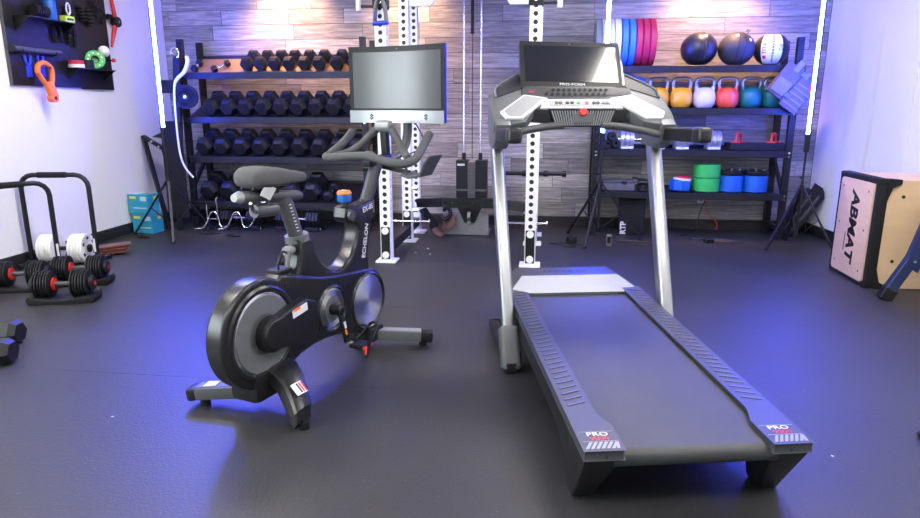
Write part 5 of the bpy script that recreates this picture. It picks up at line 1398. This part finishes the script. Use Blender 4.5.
# rear feet
rf = obj('rear_foot', G().bar((-0.06, -0.50, 0.085), (-0.265, -0.564, 0.062), 0.085, 0.055, bev=0.010, seg=2), 'grey_plastic', bk)
obj('foot_top', G().bar((-0.06, -0.50, 0.1135), (-0.265, -0.564, 0.0905), 0.06, 0.003), 'mid_grey', rf)
obj('end_cap', G().bar((-0.26, -0.5625, 0.062), (-0.302, -0.576, 0.056), 0.088, 0.058, bev=0.014, seg=2), 'black_plastic', rf)
obj('foot_pad', G().cyl((-0.24, -0.556, 0.0), (-0.24, -0.556, 0.04), 0.022, n=14), 'black_plastic', rf)
obj('foot_sticker', G().bar((-0.175, -0.536, 0.1045), (-0.23, -0.553, 0.0985), 0.05, 0.003), 'white_plastic', rf)
rings = []
for (x, y, z_, hw, hh) in ((0.02, -0.40, 0.165, 0.085, 0.05), (0.085, -0.42, 0.160, 0.080, 0.050), (0.155, -0.455, 0.140, 0.070, 0.048), (0.215, -0.495, 0.100, 0.062, 0.048), (0.262, -0.528, 0.055, 0.056, 0.046), (0.280, -0.540, 0.022, 0.052, 0.020)):
    ring = []
    for k in range(16):
        a = 2 * math.pi * k / 16
        c_, s_ = math.cos(a), math.sin(a)
        ring.append((x + hh * 0.55 * math.copysign(abs(s_) ** 0.6, s_), y + hw * math.copysign(abs(c_) ** 0.6, c_), z_ + hh * 0.75 * math.copysign(abs(s_) ** 0.6, s_)))
    rings.append(ring)
rr_ = obj('rear_foot', G().loft(rings), 'satin_black', bk, ang=25)
obj('foot_pad', G().cyl((0.285, -0.540, 0.0), (0.285, -0.540, 0.03), 0.024, n=14), 'black_plastic', rr_)
# label sticker on the rear leg (patch with printed bars)
nrm = Vector((0.62, 0.0, 0.78))
cst = Vector((0.240, -0.502, 0.150))
stk = obj('foot_label', G().box((0, 0, 0), (0.055, 0.06, 0.0015)), 'white_plastic', rr_, cst, (0, R(42), R(-4)))
for k in range(3):
    obj('label_print', G().box((0, 0.0 + 0.013 * k, 0.0012), (0.045, 0.008, 0.001)), 'plate_red' if k else 'black_steel', rr_, cst, (0, R(42), R(-4)))
obj('rear_foot_hub', G().box((0, -0.49, 0.13), (0.15, 0.16, 0.13), bev=0.025, seg=2), 'black_plastic', bk)
# ------------------------------------------------------------------ treadmill
tm = thing('treadmill', 'grey folding treadmill with a wide belt, silver uprights and a black console screen', 'treadmill', (0.499, 1.899, 0), 0.206)
def ht(y): return 0.255 + (0.305 - 0.255) * y / 1.55      # rail top
# belt with its rear roller
prof = [(0.045 + 0.032 * math.cos(R(a)), ht(0.05) - 0.018 - 0.032 + 0.032 * math.sin(R(a))) for a in range(270, 89, -20)]
prof += [(1.60, ht(1.60) - 0.018), (1.60, ht(1.60) - 0.082)]
bl = obj('running_belt', G().prism(prof, -0.266, 0.266, 'x'), 'belt_rubber', tm, ang=30)
obj('deck_frame', G().prism([(0.10, 0.165), (0.10, 0.20), (1.75, 0.225), (1.75, 0.12), (1.2, 0.11)], -0.285, 0.285, 'x'), 'black_steel', tm)
obj('rear_roller', G().cyl((-0.30, 0.048, ht(0.05) - 0.052), (0.30, 0.048, ht(0.05) - 0.052), 0.028, n=16), 'black_steel', tm)
for sg in (-1, 1):
    def sx(x): return sg * x
    top = [(0.363, 0.0), (0.363, 1.62), (0.269, 1.62), (0.269, 0.235), (0.262, 0.205), (0.239, 0.145), (0.239, 0.0)]
    # top shell of the rail follows the slope of the deck
    v = [(sg * x, y, ht(y)) for x, y in top] + [(sg * x, y, ht(y) - 0.034) for x, y in top]
    n = len(top)
    f = [tuple(range(n)), tuple(range(2 * n - 1, n - 1, -1))] + [(i, (i + 1) % n, n + (i + 1) % n, n + i) for i in range(n)]
    v, f = bevelled([Vector(p) for p in v], f, 0.005, 2)
    rail = obj('side_rail', G().add(v, f), 'rail_plastic', tm, ang=30)
    # skirt and tapered rear foot
    sk = [(0.0, ht(0) - 0.034), (0.012, ht(0) - 0.045), (0.155, 0.0), (0.235, 0.0), (0.28, 0.09), (0.42, 0.135), (1.62, 0.16), (1.62, ht(1.62) - 0.034)]
    obj('skirt', G().prism(sk, sg * 0.336, sg * 0.358, 'x', bev=0.004), 'black_plastic', tm)
    v = [(sg * 0.361, 0.004, ht(0) - 0.035), (sg * 0.241, 0.004, ht(0) - 0.035), (sg * 0.241, 0.22, ht(0.2) - 0.035), (sg * 0.361, 0.22, ht(0.2) - 0.035),
         (sg * 0.355, 0.145, 0.004), (sg * 0.290, 0.145, 0.004), (sg * 0.290, 0.23, 0.004), (sg * 0.355, 0.23, 0.004)]
    f = [(0, 1, 2, 3), (7, 6, 5, 4), (0, 4, 5, 1), (1, 5, 6, 2), (2, 6, 7, 3), (3, 7, 4, 0)]
    v, f = bevelled([Vector(p) for p in v], f, 0.008, 2)
    rfo = obj('rear_foot', G().add(v, f), 'black_plastic', tm, ang=30)
    obj('foot_pad', G().box((sg * 0.322, 0.188, 0.004), (0.05, 0.08, 0.008), bev=0.002), 'black_steel', rfo)
    obj('screw_recess', G().cyl((sg * 0.295, -0.0004, ht(0) - 0.024), (sg * 0.295, 0.006, ht(0) - 0.024), 0.006, n=10), 'cable_black', rail)
    # slanted foot ribs along the rail
    for k in range(30):
        y0 = 0.30 + k * 0.043
        if y0 > 1.55: break
        z0 = ht(y0) + 0.001
        obj('rib', G().bar((sg * 0.285, y0 + 0.010, ht(y0 + 0.01) + 0.0012), (sg * 0.350, y0 - 0.014, ht(y0 - 0.014) + 0.0012), 0.009, 0.0034), 'rib_plastic', rail)
    # pale hatch at the very end
    for k in range(7):
        x0 = 0.243 + 0.0165 * k
        xa, xb = x0, x0 + 0.022
        poly = [(xa, 0.008), (xa + 0.010, 0.008), (min(xb + 0.010, 0.358), 0.046), (min(xb, 0.350), 0.046)]
        if sg < 0: poly = [(0.602 - px_, py_) for px_, py_ in poly]
        g = G(); vv = [(sg * a, b, ht(b) + 0.0016) for a, b in poly] + [(sg * a, b, ht(b) + 0.0002) for a, b in poly]
        g.add(vv, [(0, 1, 2, 3), (7, 6, 5, 4), (0, 1, 5, 4), (1, 2, 6, 5), (2, 3, 7, 6), (3, 0, 4, 7)])
        obj('hatch_stripe', g, 'light_grey', rail)
    for yy in (0.051, 0.108):
        obj('print_line', G().box((sg * 0.300, yy, ht(yy) + 0.0008), (0.112, 0.0022, 0.0012)), 'light_grey', rail)
    text('rail_lettering', 'PRO', 0.031, 'white_plastic', rail, (sg * 0.300, 0.092, ht(0.092) + 0.0012), (0.032, 0, 0), sx=1.2)
    text('rail_lettering', '9000', 0.025, 'red_plastic', rail, (sg * 0.300, 0.065, ht(0.065) + 0.0012), (0.032, 0, 0), sx=1.25)
    # base tube on the floor, upright, lower cover, wheel
    obj('base_foot', G().bar((sg * 0.405, 1.17, 0.032), (sg * 0.405, 1.86, 0.032), 0.055, 0.050, bev=0.010, seg=2), 'black_steel', tm)
    obj('wheel', G().lathe([(0.01, -0.014), (0.036, -0.014), (0.04, 0), (0.036, 0.014), (0.01, 0.014)], (sg * 0.365, 1.24, 0.062), (1, 0, 0), n=18), 'black_plastic', tm)
    P0 = Vector((sg * 0.402, 1.215, 0.0)); P1 = Vector((sg * 0.424, 1.704, 1.10)); dd = P1 - P0
    ring = [(1, 0.0)]
    obj('upright', G().bar(P0 + dd * 0.06, P1 + dd * 0.03, 0.066, 0.082, bev=0.024, seg=4, up=(0, -1, 0)), 'silver_paint', tm, ang=50)
    obj('upright_cover', G().bar(P0 + dd * 0.004, P0 + dd * 0.185, 0.092, 0.115, bev=0.022, seg=3, up=(0, -1, 0)), 'mid_grey', tm, ang=50)
obj('front_crossbar', G().bar((-0.41, 1.84, 0.032), (0.41, 1.84, 0.032), 0.05, 0.05, bev=0.008), 'black_steel', tm)
# motor hood: pale chamfered band, dark cover behind it
def slope_poly(pts, z0): return pts
band = [(-0.335, 1.60, 0.307), (-0.272, 1.548, 0.302), (0.272, 1.548, 0.302), (0.335, 1.60, 0.307), (0.268, 1.70, 0.352), (-0.268, 1.70, 0.352)]
v = [Vector(p) for p in band] + [Vector((p[0], p[1] + 0.01, p[2] - 0.03)) for p in band]
n = 6
f = [tuple(range(n)), tuple(range(2 * n - 1, n - 1, -1))] + [(i, (i + 1) % n, n + (i + 1) % n, n + i) for i in range(n)]
v, f = bevelled(v, f, 0.006, 2)
obj('hood_band', G().add(v, f), 'light_grey', tm, ang=25)
hv = [(-0.363, 1.61, 0.303), (-0.275, 1.70, 0.347), (0.275, 1.70, 0.347), (0.363, 1.61, 0.303), (0.363, 1.75, 0.300), (0.27, 1.93, 0.345), (-0.27, 1.93, 0.345), (-0.363, 1.75, 0.300)]
lo = [(-0.363, 1.61, 0.14), (0.363, 1.61, 0.14), (0.363, 1.80, 0.14), (0.30, 2.02, 0.14), (-0.30, 2.02, 0.14), (-0.363, 1.80, 0.14)]
v = hv + lo
f = [(1, 2, 5, 6), (0, 1, 6, 7), (2, 3, 4, 5), (0, 3, 2, 1), (8, 9, 3, 0), (9, 10, 4, 3), (10, 11, 5, 4), (11, 12, 6, 5), (12, 13, 7, 6), (13, 8, 0, 7), (8, 13, 12, 11, 10, 9)]
v, f = bevelled([Vector(p) for p in v], f, 0.010, 2)
hd = obj('motor_hood', G().add(v, f), 'rail_plastic', tm, ang=30)
text('hood_lettering', 'PROFORM', 0.045, 'rib_plastic', hd, (0, 1.82, 0.3475), (0, 0, 0), sx=1.3)
# ---- console
o3 = Vector((0, 1.50, 1.19)); t3 = Vector((0, 0.35, 0.24)).normalized(); n3 = Vector((0, -t3.z, t3.y))
MC = Matrix.Translation(o3) @ Matrix(((1, 0, 0, 0), (0, t3.y, n3.y, 0), (0, t3.z, n3.z, 0), (0, 0, 0, 1)))
def slab(pts, a, b, bev=0.006, seg=2): return G().prism(pts, a, b, 'z', bev=bev, seg=seg, M=MC)
obj('console_core', slab([(-0.30, 0.13), (-0.18, 0.115), (0.18, 0.115), (0.30, 0.13), (0.30, 0.44), (-0.30, 0.44)], -0.085, 0.0), 'grey_plastic', tm)
for sg in (-1, 1):
    w = [(0.462, 0.0), (0.468, 0.10), (0.455, 0.24), (0.42, 0.33), (0.29, 0.455), (0.24, 0.455), (0.20, 0.20), (0.30, 0.02), (0.385, -0.005)]
    wing = obj('console_wing', slab([(sg * a, b) for a, b in w][::sg], -0.060, 0.0, 0.008, 3), 'mid_grey', tm, ang=40)
    rec = [(0.425, 0.225), (0.418, 0.305), (0.29, 0.43), (0.275, 0.43), (0.275, 0.315)]
    obj('recess', slab([(sg * a, b) for a, b in rec][::sg], -0.004, 0.004, 0), 'black_plastic', wing)
    gr = [(0.432, 0.220), (0.425, 0.312), (0.29, 0.442)]
    obj('recess_edge', G().tube([MC @ Vector((sg * a, b, 0.004)) for a, b in gr], 0.006, n=8, smooth=3), 'mid_grey', wing)
    tr = [(0.425, 0.085), (0.40, 0.032), (0.315, 0.030), (0.165, 0.205), (0.285, 0.235)]
    tw = obj('cup_tray', slab([(sg * a, b) for a, b in tr][::sg], -0.002, 0.014, 0.006, 3), 'white_plastic', wing)
    ti = [(0.405, 0.088), (0.385, 0.045), (0.325, 0.043), (0.190, 0.20), (0.283, 0.222)]
    obj('tray_well', slab([(sg * a, b) for a, b in ti][::sg], 0.0135, 0.0155, 0), 'light_grey', tw)
    # side cheek under the wing
    ck = [(1.47, 1.185), (1.50, 1.10), (1.60, 1.06), (1.76, 1.075), (1.82, 1.20), (1.82, 1.335)]
    obj('console_cheek', G().prism(ck, sg * 0.380, sg * 0.458, 'x', bev=0.012, seg=3), 'mid_grey', tm, ang=40)
    # rearward hand grip
    gp = obj('hand_grip', G().bar((sg * 0.425, 1.56, 1.135), (sg * 0.425, 1.08, 1.150), 0.060, 0.066, bev=0.014, seg=3), 'black_plastic', tm, ang=40)
    obj('grip_cap', G().bar((sg * 0.425, 1.16, 1.1475), (sg * 0.425, 1.068, 1.1505), 0.064, 0.070, bev=0.018, seg=3), 'satin_black', gp, ang=40)
    # curved crossbar to the fan housing
    obj('crossbar', G().tube([(sg * 0.385, 1.50, 1.135), (sg * 0.30, 1.535, 1.155), (sg * 0.17, 1.56, 1.175), (sg * 0.10, 1.565, 1.178)], 0.019, n=14, smooth=4), 'grey_plastic', tm)
# white centre panel and fan grille
obj('control_panel', slab([(-0.215, 0.122), (0.215, 0.122), (0.188, 0.195), (-0.188, 0.195)], -0.004, 0.010, 0.004), 'white_plastic', tm)
obj('control_strip', slab([(-0.165, 0.138), (0.165, 0.138), (0.160, 0.182), (-0.160, 0.182)], 0.0095, 0.0125, 0), 'light_grey', tm)
for (x, m_) in ((-0.125, 'leather_brown'), (-0.105, 'leather_brown'), (-0.07, 'black_plastic'), (-0.045, 'black_plastic'), (-0.012, 'green_plastic'), (0.032, 'red_plastic'), (0.07, 'black_plastic'), (0.09, 'black_plastic'), (0.12, 'mid_grey'), (0.14, 'mid_grey')):
    g = slab([(x + 0.010 * math.cos(R(a)), 0.160 + 0.009 * math.sin(R(a))) for a in range(0, 360, 36)], 0.012, 0.016, 0)
    obj('button', g, m_, tm)
# fan housing
fan = [(-0.172, 1.262), (0.172, 1.262), (0.140, 1.170), (-0.140, 1.170)]
fh = obj('fan_housing', G().prism(fan, 1.575, 1.66, 'y', bev=0.006), 'black_plastic', tm)
for k in range(25):
    f_ = -1 + 2 * k / 24
    xt, xb = f_ * 0.160, f_ * 0.132
    obj('fan_slat', G().bar((xt, 1.572, 1.252), (xb, 1.572, 1.178), 0.0055, 0.010, up=(0, 1, 0)), 'light_grey', fh)
obj('fan_hub', G().box((0, 1.567, 1.215), (0.11, 0.010, 0.05), bev=0.003), 'mid_grey', fh)
sb_ = obj('stop_key', G().lathe([(0.0, 0.018), (0.016, 0.018), (0.021, 0.012), (0.022, 0.0), (0.0, 0.0)], (0, 1.570, 1.243), (0, -1, 0.25), n=20), 'red_plastic', tm)
# keypad strip below the screen
ks = Vector((0, 0.16, 0.245)).normalized()
def tilt(y0, z0, ang):
    c, s_ = math.cos(R(ang)), math.sin(R(ang))
    return Matrix.Translation((0, y0, z0)) @ Matrix(((1, 0, 0, 0), (0, c, -s_, 0), (0, s_, c, 0), (0, 0, 0, 1)))
MK = tilt(1.695, 1.312, 66)
kp = obj('keypad', G().prism([(-0.285, 0.0), (0.285, 0.0), (0.292, 0.02), (0.285, 0.062), (-0.285, 0.062), (-0.292, 0.02)], -0.05, 0.0, 'z', bev=0.006, seg=2, M=MK), 'grey_plastic', tm, ang=40)
for r_ in range(2):
    nb = 12 if r_ else 11
    for k in range(nb):
        x = -0.165 + 0.31 * k / (nb - 1) + (0.01 if r_ else 0.0)
        obj('key', G().prism([(x + 0.0095 * math.cos(R(a)), 0.024 + 0.024 * r_ + 0.0085 * math.sin(R(a))) for a in range(0, 360, 36)], 0.0, 0.004, 'z', M=MK), 'black_plastic' if not (r_ and k == 0) else 'leather_brown', kp)
obj('power_print', G().prism([(-0.255, 0.036), (-0.225, 0.036), (-0.225, 0.044), (-0.255, 0.044)], 0.0, 0.0012, 'z', M=MK), 'plate_red', kp)
# screen, tilted back
MS = tilt(1.765, 1.362, 60) @ Matrix.Rotation(R(-1.2), 4, 'Z') @ Matrix.Translation((-0.010, 0.0, 0.0))
sc_ = obj('console_screen', G().prism([(-0.278, 0.0), (0.278, 0.0), (0.274, 0.285), (0.266, 0.292), (-0.266, 0.292), (-0.274, 0.285)], -0.038, 0.0, 'z', bev=0.004, M=MS), 'cable_black', tm, ang=30)
obj('screen_glass', G().prism([(-0.252, 0.044), (0.252, 0.044), (0.252, 0.262), (-0.252, 0.262)], 0.0, 0.002, 'z', M=MS), 'screen_glass', sc_)
obj('screen_side', G().prism([(0.274, 0.03), (0.284, 0.03), (0.282, 0.16), (0.274, 0.20)], -0.034, 0.002, 'z', M=MS), 'white_plastic', sc_)
obj('camera_dot', G().cyl(MS @ Vector((0, 0.277, 0.0)), MS @ Vector((0, 0.277, 0.002)), 0.004, n=10), 'mid_grey', sc_)
text('screen_lettering', 'PRO-FORM', 0.021, 'white_plastic', sc_, MS @ Vector((0, 0.027, 0.0015)), (MS.to_3x3()).to_euler(), sx=1.35)
obj('screen_mount', G().bar((0, 1.76, 1.30), (0, 1.86, 1.42), 0.20, 0.05, bev=0.008), 'black_plastic', tm)

# ------------------------------------------------------------------ odd scraps on the floor
for k, (x, y, lab) in enumerate(((1.095, 2.36, 'small white fleck of paper on the floor right of the treadmill'), (-1.78, 2.30, 'small white fleck of paper on the floor left of the bike'))):
    tag(obj('paper_fleck', G().box((0, 0, 0.002), (0.010, 0.006, 0.003), (0, 0.2, 0.7 * k), bev=0.0008), 'rope_white', None, (x, y, 0)), lab, 'scrap')
t = thing('black_strap_end', 'black curled strap end on the floor at the right edge of the photo', 'strap', (1.50, 2.56, 0))
obj('strap', G().tube([(0.06, 0.03, 0.015), (0.0, 0.0, 0.015), (-0.005, -0.03, 0.018), (0.03, -0.05, 0.015), (0.09, -0.04, 0.012)], [(0.012, 0.010)] * 5, n=8, smooth=4), 'cloth_black', t)
